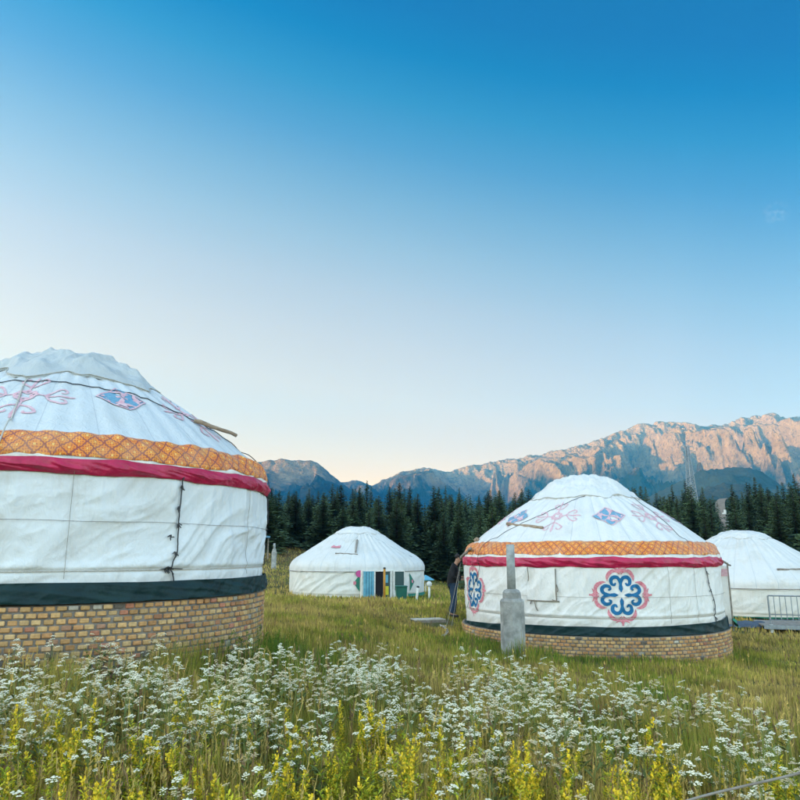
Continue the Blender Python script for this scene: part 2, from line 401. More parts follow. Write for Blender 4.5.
X = rr[:, None]*np.sin(aa)[None]; Y = rr[:, None]*np.cos(aa)[None]
V = np.stack([X, Y, hgt(X, Y)], -1).reshape(-1, 3)
ground = new_mesh('ground', V, grid_faces(nr, na, True)[:, ::-1], ground_mat()); tag(ground, kind='structure')

# ------------------------------------------------------------------ mountains
def px_ray(px, py):
    x = (px-400)/700; u = (400-py)/700
    return x, math.cos(PITCH)-u*math.sin(PITCH), math.sin(PITCH)+u*math.cos(PITCH)
def ridge_pts(pts, Y0):
    o = []
    for px, py in pts:
        a, b, c = px_ray(px, py); o.append((a/b*Y0, c/b*Y0+CZ))
    return np.array(o)
RIGHT = ridge_pts([(200, 560), (300, 525), (345, 500), (378, 483), (390, 476), (402, 471), (422, 466), (434, 467), (446, 470), (470, 464), (500, 459), (520, 456), (535, 452), (560, 448), (580, 444), (600, 437),
   (618, 429), (635, 424), (655, 420), (676, 421), (688, 427), (705, 424), (722, 423), (740, 416), (755, 413), (768, 412), (785, 416), (800, 413), (840, 405), (900, 412), (1000, 430), (1200, 440)], 3400)
LEFT = ridge_pts([(-500, 430), (-300, 440), (-100, 430), (50, 442), (150, 450), (215, 458), (245, 462), (262, 460), (272, 457), (282, 456.5), (300, 457.5), (312, 458), (322, 463), (330, 471), (342, 480), (356, 492), (378, 508), (420, 530), (470, 548)], 2500)
MID = ridge_pts([(200, 500), (300, 490), (335, 481), (350, 478), (362, 479), (372, 484), (385, 495), (420, 520), (470, 545)], 3100)
def mountain_mat():
    m, N, L, b = mk('mountain_rock'); tc = nd(N, 'ShaderNodeTexCoord'); co = tc.outputs['Object']; g = nd(N, 'ShaderNodeNewGeometry')
    sp = nd(N, 'ShaderNodeSeparateXYZ'); L.new(co, sp.inputs[0]); sn = nd(N, 'ShaderNodeSeparateXYZ'); L.new(g.outputs['Normal'], sn.inputs[0])
    f1 = noise_(N, L, co, .006, 8, .62); f2 = noise_(N, L, co, .03, 6, .7); f3 = noise_(N, L, co, .011, 6, .62)
    f4 = noise_(N, L, co, .075, 7, .72)
    rock = mix_(N, L, ramp_(N, L, f2, .35, .68), (.42, .27, .12), (.58, .40, .20))
    rock = mix_(N, L, ramp_(N, L, f4, .52, .64), rock, (.22, .17, .12))
    turf = mix_(N, L, f1, (.13, .12, .06), (.17, .14, .08))
    flat = ramp_(N, L, math_(N, L, 'ADD', sn.outputs[2], math_(N, L, 'MULTIPLY', f3, .45)), .93, 1.15)
    c = mix_(N, L, math_(N, L, 'MULTIPLY', flat, .75), rock, turf)
    alt = math_(N, L, 'ADD', sp.outputs[2], math_(N, L, 'MULTIPLY', math_(N, L, 'SUBTRACT', f1, .5), 520))
    fr = ramp_(N, L, alt, 330, 200)
    fo = mix_(N, L, ramp_(N, L, f2, .4, .6), (.012, .028, .022), (.022, .042, .03))
    c = mix_(N, L, fr, c, fo)
    L.new(c, b.inputs['Base Color']); b.inputs['Roughness'].default_value = .95; b.inputs['Specular IOR Level'].default_value = .1
    bump_(N, L, b, math_(N, L, 'ADD', math_(N, L, 'ADD', f2, f4), noise_(N, L, co, .012, 8, .7)), 1.0, 42)
    return m
MTM = mountain_mat()
def mountain(name, R, Y0, W, x0, x1, nx, ny, seed, back=500, rough=1.0, y_near=None):
    xs = np.linspace(x0, x1, nx); t = np.linspace(-back/W, 1.0, ny)
    T, Xg = np.meshgrid(t, xs, indexing='ij')
    # the crest line wanders back and forth, the valleys run down towards the camera
    Hr = np.interp(Xg, R[:, 0], R[:, 1]-CZ)
    yy = Y0-T*W
    k = np.clip(T, 0, 1)
    Xw = Xg+fbm(Xg/500, yy/500, 3, seed+50)*110
    sp = ridged(Xw/520, yy/1500, 6, seed, .55)
    sp2 = ridged(Xw/170+4, yy/330, 5, seed+20, .55)
    prof = (1-k)**1.12
    amp = np.minimum(k*5, 1)*(1-k)**.5
    sp3 = ridged(Xw/85+9, yy/210, 5, seed+31, .6)
    h = Hr*prof+Hr*rough*amp*((sp-.60)*1.15+(sp2-.56)*.46+(sp3-.50)*.24)*.85
    h = h+fbm(Xg/60, yy/60, 4, seed+9, .6)*Hr*.022*rough*(1-k)
    cap = Hr*(1-k*W/Y0-.10*k); h = np.where(h > cap, cap+(h-cap)*.22, h)
    h = np.where(T < 0, h-np.abs(T)*W*.75, h)
    h = h-8-14*sstep(.9, 1.0, T)
    crest = sstep(0, .03, k)
    h = h+fbm(Xg/60, Xg*0+3, 5, seed+3, .62)*Hr*.011*(1-sstep(0, .15, k))
    V = np.stack([Xg, yy, h+CZ], -1).reshape(-1, 3)
    o = new_mesh(name, V, grid_faces(ny, nx), MTM)
    tag(o, kind='structure'); return o
mountain('mountain_range', RIGHT, 3400, 1900, -900, 3600, 1050, 420, 3, rough=1.15)
mountain('mountain_shoulder', MID, 3100, 1400, -1300, 600, 260, 150, 71)
mountain('mountain_massif', LEFT, 2500, 1300, -2600, 350, 620, 300, 41, rough=.95)
# the range on the sun's side, outside the frame: its shadow lies over the whole valley
def side_range():
    ys = np.linspace(-3500, 4300, 440); t = np.linspace(-1, 1, 90)
    T, Yg = np.meshgrid(t, ys, indexing='ij')
    H = 590+fbm(Yg/900, Yg*0+2, 3, 91)*70
    x = -2900+T*1300+fbm(Yg/1500, T*0, 2, 33)*60
    k = np.abs(T)
    h = H*(1-k)**1.1*(1+.35*np.minimum(k*3, 1)*(ridged(Yg/420, x/900, 5, 19)-.45))-12
    V = np.stack([x, Yg, h+CZ], -1).reshape(-1, 3)
    tag(new_mesh('mountain_ridge', V, grid_faces(90, 440)[:, ::-1], MTM), kind='structure')
side_range()
# wooded foothills at the mountains' feet
def foothill(name, pts, Y0, W, seed):
    R = ridge_pts(pts, Y0); xs = np.linspace(R[0, 0], R[-1, 0], 300); t = np.linspace(-.5, 1, 70)
    T, Xg = np.meshgrid(t, xs, indexing='ij'); Hr = np.interp(Xg, R[:, 0], R[:, 1]-CZ)
    k = np.abs(T); h = Hr*(1-np.clip(k, 0, 1))**.9*(1+.3*np.minimum(k*4, 1)*(ridged(Xg/160, T*2, 4, seed)-.5))
    h = h+np.abs(fbm(Xg/9, T*W/9, 3, seed+2))*6*(Hr > 3)-4
    V = np.stack([Xg, Y0-T*W, h+CZ], -1).reshape(-1, 3)
    tag(new_mesh(name, V, grid_faces(70, 300), FHM), kind='structure')
FHM = simple('wooded_slope', (.008, .020, .020), (.016, .032, .027), .05, .95, .8, 3)
foothill('wooded_hill', [(560, 560), (600, 520), (640, 502), (680, 493), (705, 487), (722, 482), (736, 482), (755, 487), (775, 494), (800, 500), (840, 498), (900, 505), (1100, 550)], 1100, 420, 5)
foothill('wooded_slope', [(380, 560), (430, 520), (470, 508), (520, 503), (560, 506), (610, 498), (640, 500), (700, 470), (735, 466), (752, 468), (765, 478), (785, 492), (830, 500), (900, 480), (1100, 550)], 1500, 480, 9)

# ------------------------------------------------------------------ haze
def haze():
    mb = MB(); z0, z1 = -80, 880
    mb.box((300, -600, (z0+z1)/2), (9600, 9600, z1-z0))
    m, N, L, b = mk('haze'); N.remove(b); v = nd(N, 'ShaderNodeVolumePrincipled')
    v.inputs['Color'].default_value = (.05, .50, 1.0, 1); v.inputs['Density'].default_value = .00012
    v.inputs['Anisotropy'].default_value = .0
    L.new(v.outputs[0], N['Material Output'].inputs['Volume'])
    m.cycles.homogeneous_volume = True
    tag(mb.build('haze', m), kind='stuff')
haze()

# ------------------------------------------------------------------ yurts
def catmull(P, n):
    P = np.asarray(P, float); Q = np.vstack([2*P[0]-P[1], P, 2*P[-1]-P[-2]]); out = []
    for i in range(1, len(Q)-2):
        t = np.linspace(0, 1, n, endpoint=False)[:, None]; a, b, c, d = Q[i-1], Q[i], Q[i+1], Q[i+2]
        out.append(.5*((2*b)+(c-a)*t+(2*a-5*b+4*c-d)*t**2+(3*b-a-3*c+d)*t**3))
    out.append(P[-1][None]); return np.vstack(out)
class Yurt:
    def __init__(s, R, zw, prof, seed, wr=1.0, zrope=.32, nroof=26):
        # prof: (r, z) knots of the roof from the eave up to the crown ring; the wall rises from z=0 to zw
        s.R, s.zw, s.seed, s.wr, s.zrope, s.nroof = R, zw, seed, wr, zrope, nroof
        P = catmull([(R*1.0, zw)]+prof, 16)
        P = np.vstack([np.stack([np.linspace(R*.995, R, 30), np.linspace(0, zw, 30)], 1)[:-1], P])
        d = np.hypot(*np.diff(P, axis=0).T); s.S = np.append(0, np.cumsum(d)); s.P = P; s.smax = s.S[-1]
        T = np.gradient(P, s.S, axis=0); T /= np.linalg.norm(T, axis=1)[:, None]; s.Nm = np.stack([T[:, 1], -T[:, 0]], 1)
    def disp(s, th, q):
        u = th*s.R; z = q; wl = 1-sstep(s.zw-.12, s.zw+.05, q)
        a1 = u*.80+z*.6; b1 = -u*.6+z*.80
        wv = fbm(u*.5, z*.7, 2, s.seed+1)*.7
        d1 = ridged(a1*.35+wv*.5, b1*2.1+wv, 3, s.seed)          # slanting pulls
        d2 = ridged(u*2.3+wv*.6, z*.33, 3, s.seed+7)             # hanging folds
        hi = sstep(.3, s.zw, z)
        w = ((d1-.5)*.075*(1-.5*hi)+(d2-.5)*.055*(.35+.65*hi)+fbm(u*.8, z*.8, 2, s.seed+4)*.022)*s.wr
        g = -.022*np.exp(-((z-s.zrope)/.018)**2)+.012*np.exp(-((z-s.zrope-.05)/.04)**2)
        w = (w*(1-.6*np.exp(-((z-s.zrope)/.05)**2))+g)*wl
        k = th/(2*PI)*s.nroof
        rf = (-.016*np.cos(2*PI*k)**2+fbm(u*.9, q*.9, 3, s.seed+14)*.024+(ridged(u*1.2, q*.5, 3, s.seed+15)-.5)*.016)
        rf = rf+ (ridged(u*2.2+wv*.4, q*.8, 3, s.seed+16)-.5)*.03*np.exp(-((q-s.zw-.35)/.25)**2)
        return w+rf*(1-wl)*np.clip((s.smax-q)/.3, .2, 1)
    def at(s, th, q, off=0, d=True):
        th = np.asarray(th, float); q = np.asarray(q, float); th, q = np.broadcast_arrays(th, q)
        r = np.interp(q, s.S, s.P[:, 0]); z = np.interp(q, s.S, s.P[:, 1])
        nr_ = np.interp(q, s.S, s.Nm[:, 0]); nz = np.interp(q, s.S, s.Nm[:, 1])
        o = off+(s.disp(th, q) if d else 0); r = r+nr_*o; z = z+nz*o
        return np.stack([r*np.sin(th), -r*np.cos(th), z], -1)
    def q_of_r(s, r):   # arc length on the roof at radius r
        return float(np.interp(-r, -s.P[30:, 0], s.S[30:]))
    def sheet(s, name, mat, parent, q0, q1, nq, nt=900, off=0, th0=-PI, th1=PI, offf=None, q0f=None, q1f=None):
        th = np.linspace(th0, th1, nt); t = np.linspace(0, 1, nq); T, TH = np.meshgrid(t, th, indexing='ij')
        a = q0+(q0f(TH) if q0f else 0); b = q1+(q1f(TH) if q1f else 0); Q = a+(b-a)*T
        O = off+(offf(TH, T) if offf else 0)
        P = s.at(TH, Q, O).reshape(-1, 3)
        uv = np.stack([TH/(2*PI) if mat.name.endswith(('canvas', 'canvas_worn')) else TH*s.R, Q], -1).reshape(-1, 2)
        return new_mesh(name, P, grid_faces(nq, nt), mat, parent, uv=uv)
    def line(s, pts, off=.012, n=10):
        P = catmull(pts, n); q = P[:, 1]; lift = .05*sstep(s.zw-.07, s.zw-.01, q)*(1-sstep(s.zw+.62, s.zw+.74, q))   # over the trimming bands
        return [tuple(p) for p in s.at(P[:, 0], q, off+lift)]
    def decal(s, name, mat, parent, shapes, th0, q0, sx, sy, off=.009, rot=0):
        if q0 > s.zw: off += .011
        V = []; F = []
        r0 = float(np.interp(q0, s.S, s.P[:, 0]))
        for (A, B) in shapes:
            A = np.array(A); B = np.array(B); n = len(A); b = len(V); Mid = (A+B)/2
            for i in range(n):
                for p in (A[i], Mid[i], B[i]): V.append(p)
            for i in range(n-1):
                for j in (0, 1): k = b+i*3+j; F.append((k, k+1, k+4, k+3))
        V = np.array(V); c_, s_ = math.cos(rot), math.sin(rot)
        x = V[:, 0]*c_-V[:, 1]*s_; y = V[:, 0]*s_+V[:, 1]*c_
        q = q0+y*sy; rq = np.interp(q, s.S, s.P[:, 0]) if False else r0
        P = s.at(th0+x*sx/rq, q, off)
        return new_mesh(name, P, np.array(F), mat, parent)
def ribbon(pts, wid, n=7):
    P = catmull(pts, n); m = len(P); W = np.interp(np.linspace(0, 1, m), np.linspace(0, 1, len(wid)), wid)
    T = np.gradient(P, axis=0); T /= np.linalg.norm(T, axis=1)[:, None]+1e-9; Nn = np.stack([-T[:, 1], T[:, 0]], 1)
    return P+Nn*W[:, None]/2, P-Nn*W[:, None]/2
def sym(shapes, mirror=True, fold=4):
    out = []
    for A, B in shapes:
        for k in range(fold):
            a = k*2*PI/fold; R_ = np.array([[math.cos(a), -math.sin(a)], [math.sin(a), math.cos(a)]])
            out.append((A @ R_.T, B @ R_.T))
            if mirror:
                Fm = np.array([-1, 1]); out.append(((B*Fm) @ R_.T, (A*Fm) @ R_.T))
    return out
# blue scrolls of the wall medallion, and the pink frame around them
BLUE = sym([ribbon([(0, .09), (0, .2), (0, .32)], [.02, .13, .1])], False)+sym([ribbon([(.0, .28), (.01, .42), (.08, .56), (.2, .59), (.295, .5), (.28, .37), (.2, .33), (.155, .40)], [.08, .10, .11, .12, .12, .10, .08, .05])])
PINK = sym([ribbon([(.02, .68), (.10, .765), (.22, .79), (.33, .73), (.41, .60), (.42, .46)], [.02, .06, .11, .13, .10, .015]),
            ribbon([(.025, .80), (.11, .835), (.22, .90)], [.10, .08, .012])])+sym([ribbon([(0, .72), (0, .84), (0, .93), (0, 1.0)], [.03, .16, .05, .07])], False)
# roof scroll cross, thin strokes
CROSS = sym([ribbon([(0, .10), (.06, .17), (0, .28)], [.05, .06, .05]), ribbon([(.02, .42), (.15, .50), (.26, .60), (.34, .74), (.27, .84), (.16, .80), (.15, .71)], [.05, .055, .06, .065, .06, .05, .04])])+ \
        sym([ribbon([(0, .24), (0, .45), (0, .7), (0, .86), (0, 1.02)], [.04, .05, .07, .09, .03]), ribbon([(.10, 0), (.15, .15), (0, .10)], [.05, .05, .05]), ribbon([(.17, .17), (.21, .02), (.17, -.17)], [.05, .05, .05])], False)
def rect(x0, y0, x1, y1, n=6):
    x = np.linspace(x0, x1, n); return np.stack([x, x*0+y0], 1), np.stack([x, x*0+y1], 1)
DIA_B = [rect(-1, -1, 1, 1, 14)]
_d = [ribbon([(-.8, .8), (-.3, .65), (-.15, .3), (0, .05)], [.1, .26, .26, .08]), ribbon([(.2, .95), (.42, .6), (.8, .55)], [.12, .22, .1]), ribbon([(.15, .1), (.45, .2), (.75, .05)], [.08, .2, .08])]
_d += [ribbon([(-.95, -.2), (-.6, -.35), (-.5, -.75)], [.1, .28, .1])]
DIA_P = sym(_d, False)+sym([rect(-1, .9, 1, 1, 8)], False)
def diamond(Y, root, th, q, sx, sy):
    # a square panel set on its corner and stretched sideways
    R_ = np.array([[.7071, -.7071], [.7071, .7071]])
    f = lambda sh: [(A @ R_.T*.7071*1.0, B @ R_.T*.7071) for A, B in sh]
    d = Y.decal('diamond_panel', M['paleblue'], root, f(DIA_B), th, q, sx, sy, .010)
    Y.decal('diamond_pattern', M['palepink'], d, f(DIA_P), th, q, sx, sy, .014)

def crown_cover(Y, root, mat, rc, z_top, seed, corners=7, amp=.12, lift=.035, skew=0, puff=1.3, bulge=.05):
    nt, nr_ = 480, 60; th = np.linspace(-PI, PI, nt, endpoint=False); t = np.linspace(0, 1, nr_)
    T, TH = np.meshgrid(t, th, indexing='ij'); cx_, sx_ = np.cos(TH), np.sin(TH)
    ph = TH/(2*PI)*corners+skew; tri = 1-2*np.abs(ph-np.floor(ph)-.5)            # pointed corners hang lower
    edge = rc*(1-amp+amp*(1-tri)**1.3+fbm(cx_*2.2, sx_*2.2, 3, seed)*.085)
    r = edge*T
    q = np.interp(-r, -Y.P[30:, 0], Y.S[30:]); zr = np.interp(q, Y.S, Y.P[:, 1]); k = np.clip(r/rc, 0, 1)
    q1 = float(np.interp(-rc, -Y.P[30:, 0], Y.S[30:])); z1 = float(np.interp(q1, Y.S, Y.P[:, 1])); q2 = float(np.interp(-rc*1.1, -Y.P[30:, 0], Y.S[30:])); z2 = float(np.interp(q2, Y.S, Y.P[:, 1]))
    sl = (z2-z1)/(.1*rc)*rc
    dome = z_top*(2*k**3-3*k**2+1)+(z1+lift)*(-2*k**3+3*k**2)+sl*(k**3-k**2)
    dome = dome+(z_top-z1)*bulge*np.sin(PI*np.clip(k, 0, 1)**1.25)**1.3
    zz = np.maximum(dome, zr+lift); zz = zz+.03*np.exp(-np.abs(dome-zr-lift)/.03)
    X_, Y_ = r*cx_, r*sx_
    cr = (ridged(X_*1.5+Y_*.4+3, Y_*1.5, 3, seed+2)-.5)*.11+fbm(X_*2.6, Y_*2.6, 3, seed+5)*.03
    cr = cr*(.3+.7*sstep(.05, .35, T))
    fold = (ridged(TH*1.7+r*.5, r*.8, 3, seed+8)-.5)*.075*sstep(.35, .9, T)
    zz = zz+(cr*(1-.7*sstep(.7, 1, T))+fold*(1-.8*sstep(.8, 1, T)))*puff
    zz = np.maximum(zz, zr+.022+.02*(ridged(TH*2.5, T*2, 2, seed+4)))
    zz = zz+(zr+.028-zz)*sstep(.88, 1.0, T)*.85
    P = np.stack([X_*0+r*np.sin(TH), -r*np.cos(TH), zz], -1)
    # underside hem so that the cloth has an edge
    hem = P[-1:].copy(); hem[..., 2] -= .03; hem[..., :2] *= .985
    P = np.concatenate([P, hem], 0)
    o = new_mesh('crown_cover', P.reshape(-1, 3), grid_faces(nr_+1, nt, True), mat, root, uv=np.zeros((P.shape[0]*nt, 2)))
    mb = MB(); e = P[-2]; mb.tube([tuple(p*np.array([1.003, 1.003, 1])) for p in e]+[tuple(e[0]*np.array([1.003, 1.003, 1]))], .006, 5)
    mb.build('hem_rope', M['palerope'], o, True)
    return o
def bricks(root, R, depth, seed, course=.084, pitch=.150):
    r_ = random.Random(seed); mb = MB(); n = int(2*PI*R/pitch); k = int(depth/course)+1
    pal = [(.60, .38, .19), (.64, .44, .23), (.56, .33, .17), (.66, .49, .28), (.50, .27, .17), (.52, .25, .18), (.58, .42, .29), (.48, .30, .22)]
    for i in range(k):
        z = -.014-course*(i+.5); off = (i % 2)*.5
        for j in range(n):
            a = 2*PI*(j+off+r_.uniform(-.05, .05))/n; c = r_.choice(pal[:4] if r_.random() < .80 else pal); f = r_.uniform(.72, 1.12)
            if r_.random() < .02: c = (.16, .155, .15)
            if r_.random() < .012: c = (.55, .54, .5)
            mb.cc = (c[0]*f*1.04, c[1]*f*.93, c[2]*f*.78); dr = r_.uniform(-.010, .008)
            mb.box((-math.sin(a)*(R-.05+dr)*-1, -math.cos(a)*(R-.05+dr), z), (pitch-.020+r_.uniform(-.006, .004), .11, course-.017+r_.uniform(-.006, .003)), a+r_.uniform(-.03, .03), .008)
    o = mb.build('brick_base', M['brick'], root, colattr=True)
    m2 = MB(); m2.lathe([(R-.012, -depth-.5), (R-.012, -.02), (R-.3, -.015)], 180)
    m2.build('mortar', M['mortar'], o, True)
    return o
def big_yurt(name, label, az, D, zrel, R, zw, prof, seed, cool, brick_depth, rc, ztop, rings, p):
    cx, cy = D*math.sin(math.radians(az)), D*math.cos(math.radians(az))
    root = empty(name, (cx, cy, zrel+CZ), -math.radians(az)); tag(root, label, 'yurt')
    Y = Yurt(R, zw, prof, seed, p.get('wr', 1), p.get('zrope', .32))
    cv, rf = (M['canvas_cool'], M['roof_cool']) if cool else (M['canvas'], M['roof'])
    Y.sheet('wall_canvas', cv, root, -.02, zw+.04, 90, 1100, 0)
    Y.sheet('roof_canvas', rf, root, zw-.02, Y.smax, 80, 900, .012)
    s0 = seed*3
    q_or0, q_or1 = rings
    puck = lambda TH, T: .022*np.sin(PI*np.clip(T, 0, 1))**.5+(ridged(TH*R*2.6+T*.8, T*.7, 3, s0)-.5)*.05*np.sin(PI*np.clip(T*.96+.02, 0, 1))**.5
    Y.sheet('brocade_band', M['brocade'], root, q_or0, q_or1, 22, 1400, .022, offf=puck,
            q0f=lambda t: fbm(t*R*1.6, t*0, 3, s0+2)*.030, q1f=lambda t: fbm(t*R*1.1, t*0+5, 3, s0+3)*.018)
    Y.sheet('trim_band', M['trim'], root, zw-.01, q_or0+.05, 10, 1200, .016,
            offf=lambda TH, T: (ridged(TH*R*2.2, T*.5, 2, s0+6)-.5)*.02)
    rb = lambda TH, T: .045*np.sin(PI*np.clip(T, .02, .98))+(ridged(TH*R*1.9+T*.9, T*.9, 3, s0+8)-.5)*.06*np.sin(PI*np.clip(T, 0, 1))**.6
    Y.sheet('crimson_band', M['crimson'], root, zw+p.get('red', (-.06, .08))[0], zw+p.get('red', (-.06, .08))[1], 16, 1400, .02, offf=rb,
            q0f=lambda t: fbm(t*R*1.3, t*0+9, 3, s0+4)*.028, q1f=lambda t: fbm(t*R*1.1, t*0+2, 3, s0+5)*.028)
    g = p['green']
    Y.sheet('tarp_skirt', M['teal'], root, -.02, g, 16, 900, .045,
            offf=lambda TH, T: (ridged(TH*R*.8+T*1.2, T*.6, 3, s0+11)-.5)*.035+.01*(1-T), q0f=lambda t: fbm(t*R*.9, t*0+1, 3, s0+12)*.03-p.get('sag', 0),
            q1f=lambda t: fbm(t*R*.35, t*0+7, 3, s0+13)*.022+np.where(t < 0, -p.get('gl', 0)*t*t, -p.get('gr', 0)*t*t))
    bricks(root, R+p.get('bo', .035), brick_depth, seed, *p['brick'])
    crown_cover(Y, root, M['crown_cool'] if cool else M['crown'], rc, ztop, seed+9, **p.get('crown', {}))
    return root, Y
def cords(root, Y, lines, name='cord', mat='cord', r=.006):
    for ln in lines:
        mb = MB(); mb.tube(Y.line(ln, .016+r), r, 5); mb.build(name, M[mat], root, True)

D2 = math.radians
# --- left yurt
RL = 2.9
lroot, YL = big_yurt('yurt', 'large near yurt at the left edge, grey-white canvas on a tall brick base', -25.66, 11.3, -.53, RL, 1.42,
    [(RL*1.0, 1.56), (RL*.965, 1.74), (RL*.90, 1.90), (RL*.72, 2.31), (RL*.5, 2.74), (RL*.30, 3.04), (RL*.12, 3.2), (.02, 3.24)], 5, True, 1.05, 1.56, 3.42, (1.545, 1.89),
    dict(red=(-.06, .105), brick=(.066, .113), green=.215, zrope=.33, crown=dict(corners=6, amp=.20, skew=.35, lift=.03)))
qr = YL.q_of_r
for a_, kind in ((-14.5, 'c'), (18, 'd'), (50, 'c'), (82, 'd'), (115, 'c'), (148, 'd'), (180, 'c'), (-47, 'd'), (-80, 'c'), (-113, 'd'), (-146, 'c')):
    if kind == 'c': YL.decal('scroll_cross', M['palepink'], lroot, CROSS, D2(a_), qr(RL*.69), .54, .58)
    else: diamond(YL, lroot, D2(a_), qr(RL*.655), .33, .34)
for th in (D2(-26.5), D2(118), D2(190), D2(-110)):
    YL.decal('medallion_frame', M['pink'], lroot, PINK, th, .86, .5, .5); YL.decal('medallion_scroll', M['blue'], lroot, BLUE, th, .86, .5, .5, .012)
# cords over the roof and walls
cords(lroot, YL, [[(D2(-50), qr(RL*.60)), (D2(-20), qr(RL*.57)), (D2(8), qr(RL*.57)), (D2(33), qr(RL*.63)), (D2(60), qr(RL*.78)), (D2(72), 1.95), (D2(76), 1.65), (D2(77), 1.4), (D2(76), .9)],
                  [(D2(73), 1.38), (D2(74), 1.0), (D2(76), .55), (D2(77), .33)]], r=.007)
cords(lroot, YL, [[(D2(-22), qr(RL*.44)), (D2(-16), qr(RL*.7)), (D2(-13), 1.92), (D2(-13), 1.5), (D2(-13.5), 1.0), (D2(-14), .55), (D2(-15), .34)]], 'rope', 'palerope', .009)
cords(lroot, YL, [[(D2(a), .33) for a in range(-100, 101, 10)]], 'girth_rope', 'palerope', .006)
cords(lroot, YL, [[(D2(a), .86+.006*math.sin(a)) for a in range(-100, 101, 8)]], 'seam', 'graywood', .0025)
cords(lroot, YL, [[(D2(a), z) for z in (1.4, 1.1, .8, .5, .25)] for a in (2, 52, -60)], 'seam', 'graywood', .0025)
# laced opening
cords(lroot, YL, [[(D2(26), 1.4), (D2(26.3), 1.15), (D2(26.0), .95), (D2(26.2), .8), (D2(25.7), .55), (D2(24.6), .38), (D2(25), .3), (D2(25.8), .2), (D2(26), .02)]], 'lacing_cord', 'cord', .008)
def knot(Y, root, th, q, mat='cord', s=1.0, name='knot', seed=0):
    r_ = random.Random(seed); mb = MB()
    for k in range(5):
        a = r_.uniform(0, 2*PI); l = r_.uniform(.03, .09)*s
        l *= .62; p = [(th, q), (th+math.cos(a)*l*.5/Y.R, q+math.sin(a)*l*.6), (th+math.cos(a+.6)*l/Y.R, q+math.sin(a+.3)*l-.02*s)]
        mb.tube(Y.line(p, .03, 4), .006*s, 5)
    mb.build(name, M[mat], root, True)
for i, (a, q) in enumerate(((26.2, 1.30), (25.8, 1.05), (26, .86), (24.2, .70), (25, .52), (23.4, .36), (24.6, .34))): knot(YL, lroot, D2(a), q, seed=i)
cords(lroot, YL, [[(D2(22), .33), (D2(24), .345), (D2(28), .335)]], 'tie', 'cord', .006)
knot(YL, lroot, D2(-15), .36, 'rope', 1.5, 'rope_knot', 44); knot(YL, lroot, D2(-14.5), .45, 'rope', 1.3, 'rope_knot', 45)

# --- middle yurt
RM = 3.20
mroot, YM = big_yurt('yurt', 'white yurt right of centre with bright orange band and a blue medallion facing the meadow', 14.58, 19.5, -1.76, RM, 1.50,
    [(RM*1.0, 1.66), (RM*.97, 1.84), (RM*.91, 2.02), (RM*.74, 2.45), (RM*.54, 2.90), (RM*.32, 3.28), (RM*.12, 3.42), (.02, 3.48)], 23, False, 1.15, 1.48, 3.72, (1.70, 2.08),
    dict(brick=(.073, .128), bo=.10, red=(-.07, .14), green=.19, zrope=.36, sag=.10, gl=.09, gr=-.04, wr=.85, crown=dict(corners=9, amp=.07, skew=.5, lift=.03, bulge=.16)))
qr = YM.q_of_r
for a_, kind in ((-49, 'd'), (-17, 'c'), (15, 'd'), (45, 'c'), (76, 'd'), (106, 'c'), (138, 'd'), (170, 'c'), (-80, 'c'), (-112, 'd'), (-144, 'c')):
    if kind == 'c': YM.decal('scroll_cross', M['palepink'], mroot, CROSS, D2(a_), qr(RM*.68), .56, .64)
    else: diamond(YM, mroot, D2(a_), qr(RM*.68), .40, .38)
for th in (D2(12.3), D2(-60), D2(120), D2(-150)):
    YM.decal('medallion_frame', M['pink'], mroot, PINK, th, .85, .68, .64); YM.decal('medallion_scroll', M['blue'], mroot, BLUE, th, .85, .68, .64, .012)
cords(mroot, YM, [[(D2(8), qr(RM*.38)), (D2(-10), qr(RM*.5)), (D2(-38), qr(RM*.74)), (D2(-50), 2.05), (D2(-52), 1.66), (D2(-53), 1.35), (D2(-60), .9), (D2(-68), .4)],
                  [(D2(60), qr(RM*.4)), (D2(52), qr(RM*.7)), (D2(48), 2.0)]], r=.006)
cords(mroot, YM, [[(D2(a), .36) for a in range(-100, 101, 10)]], 'girth_rope', 'palerope', .008)
cords(mroot, YM, [[(D2(a), .80) for a in range(-100, 101, 8)]]+[[(D2(a), z) for z in (1.45, 1.1, .8, .5, .25)] for a in (32, 46, -78)], 'seam', 'graywood', .003)
# window flap with ties
def flap():
    th0, th1, q0, q1 = D2(-24.5), D2(-12.5), .70, 1.40
    o = YM.sheet('window_flap', M['canvas'], mroot, q0, q1, 16, 50, .03, th0, th1)
    cords(o, YM, [[(th0+.01, 1.42), (th0+.012, 1.2), (th0+.008, 1.12)], [(th0+.05, .72), (th0+.06, .58), (th0+.075, .48)], [(th0+.03, .70), (th0+.02, .62)], [(th1, 1.4), (th1, 1.0), (th1, .70)],
                 [(th0, .705), (th0+.1, .70), (th1+.02, .70)], [(th1+.004, 1.06), (th1+.014, .95), (th1+.01, .90)], [(th1-.03, .73), (th1+.02, .69)]], 'tie', 'graywood', .012)
flap()
# laced seam on the right side and its flap
cords(mroot, YM, [[(D2(54), 1.44), (D2(55), 1.2), (D2(57), .8), (D2(58.5), .5), (D2(58), .2)]], 'lacing_cord', 'cord', .009)
for i, q in enumerate((1.3, 1.1, .9, .7, .5, .3)): knot(YM, mroot, D2(54.4+4*(1.4-q)), q, seed=60+i)
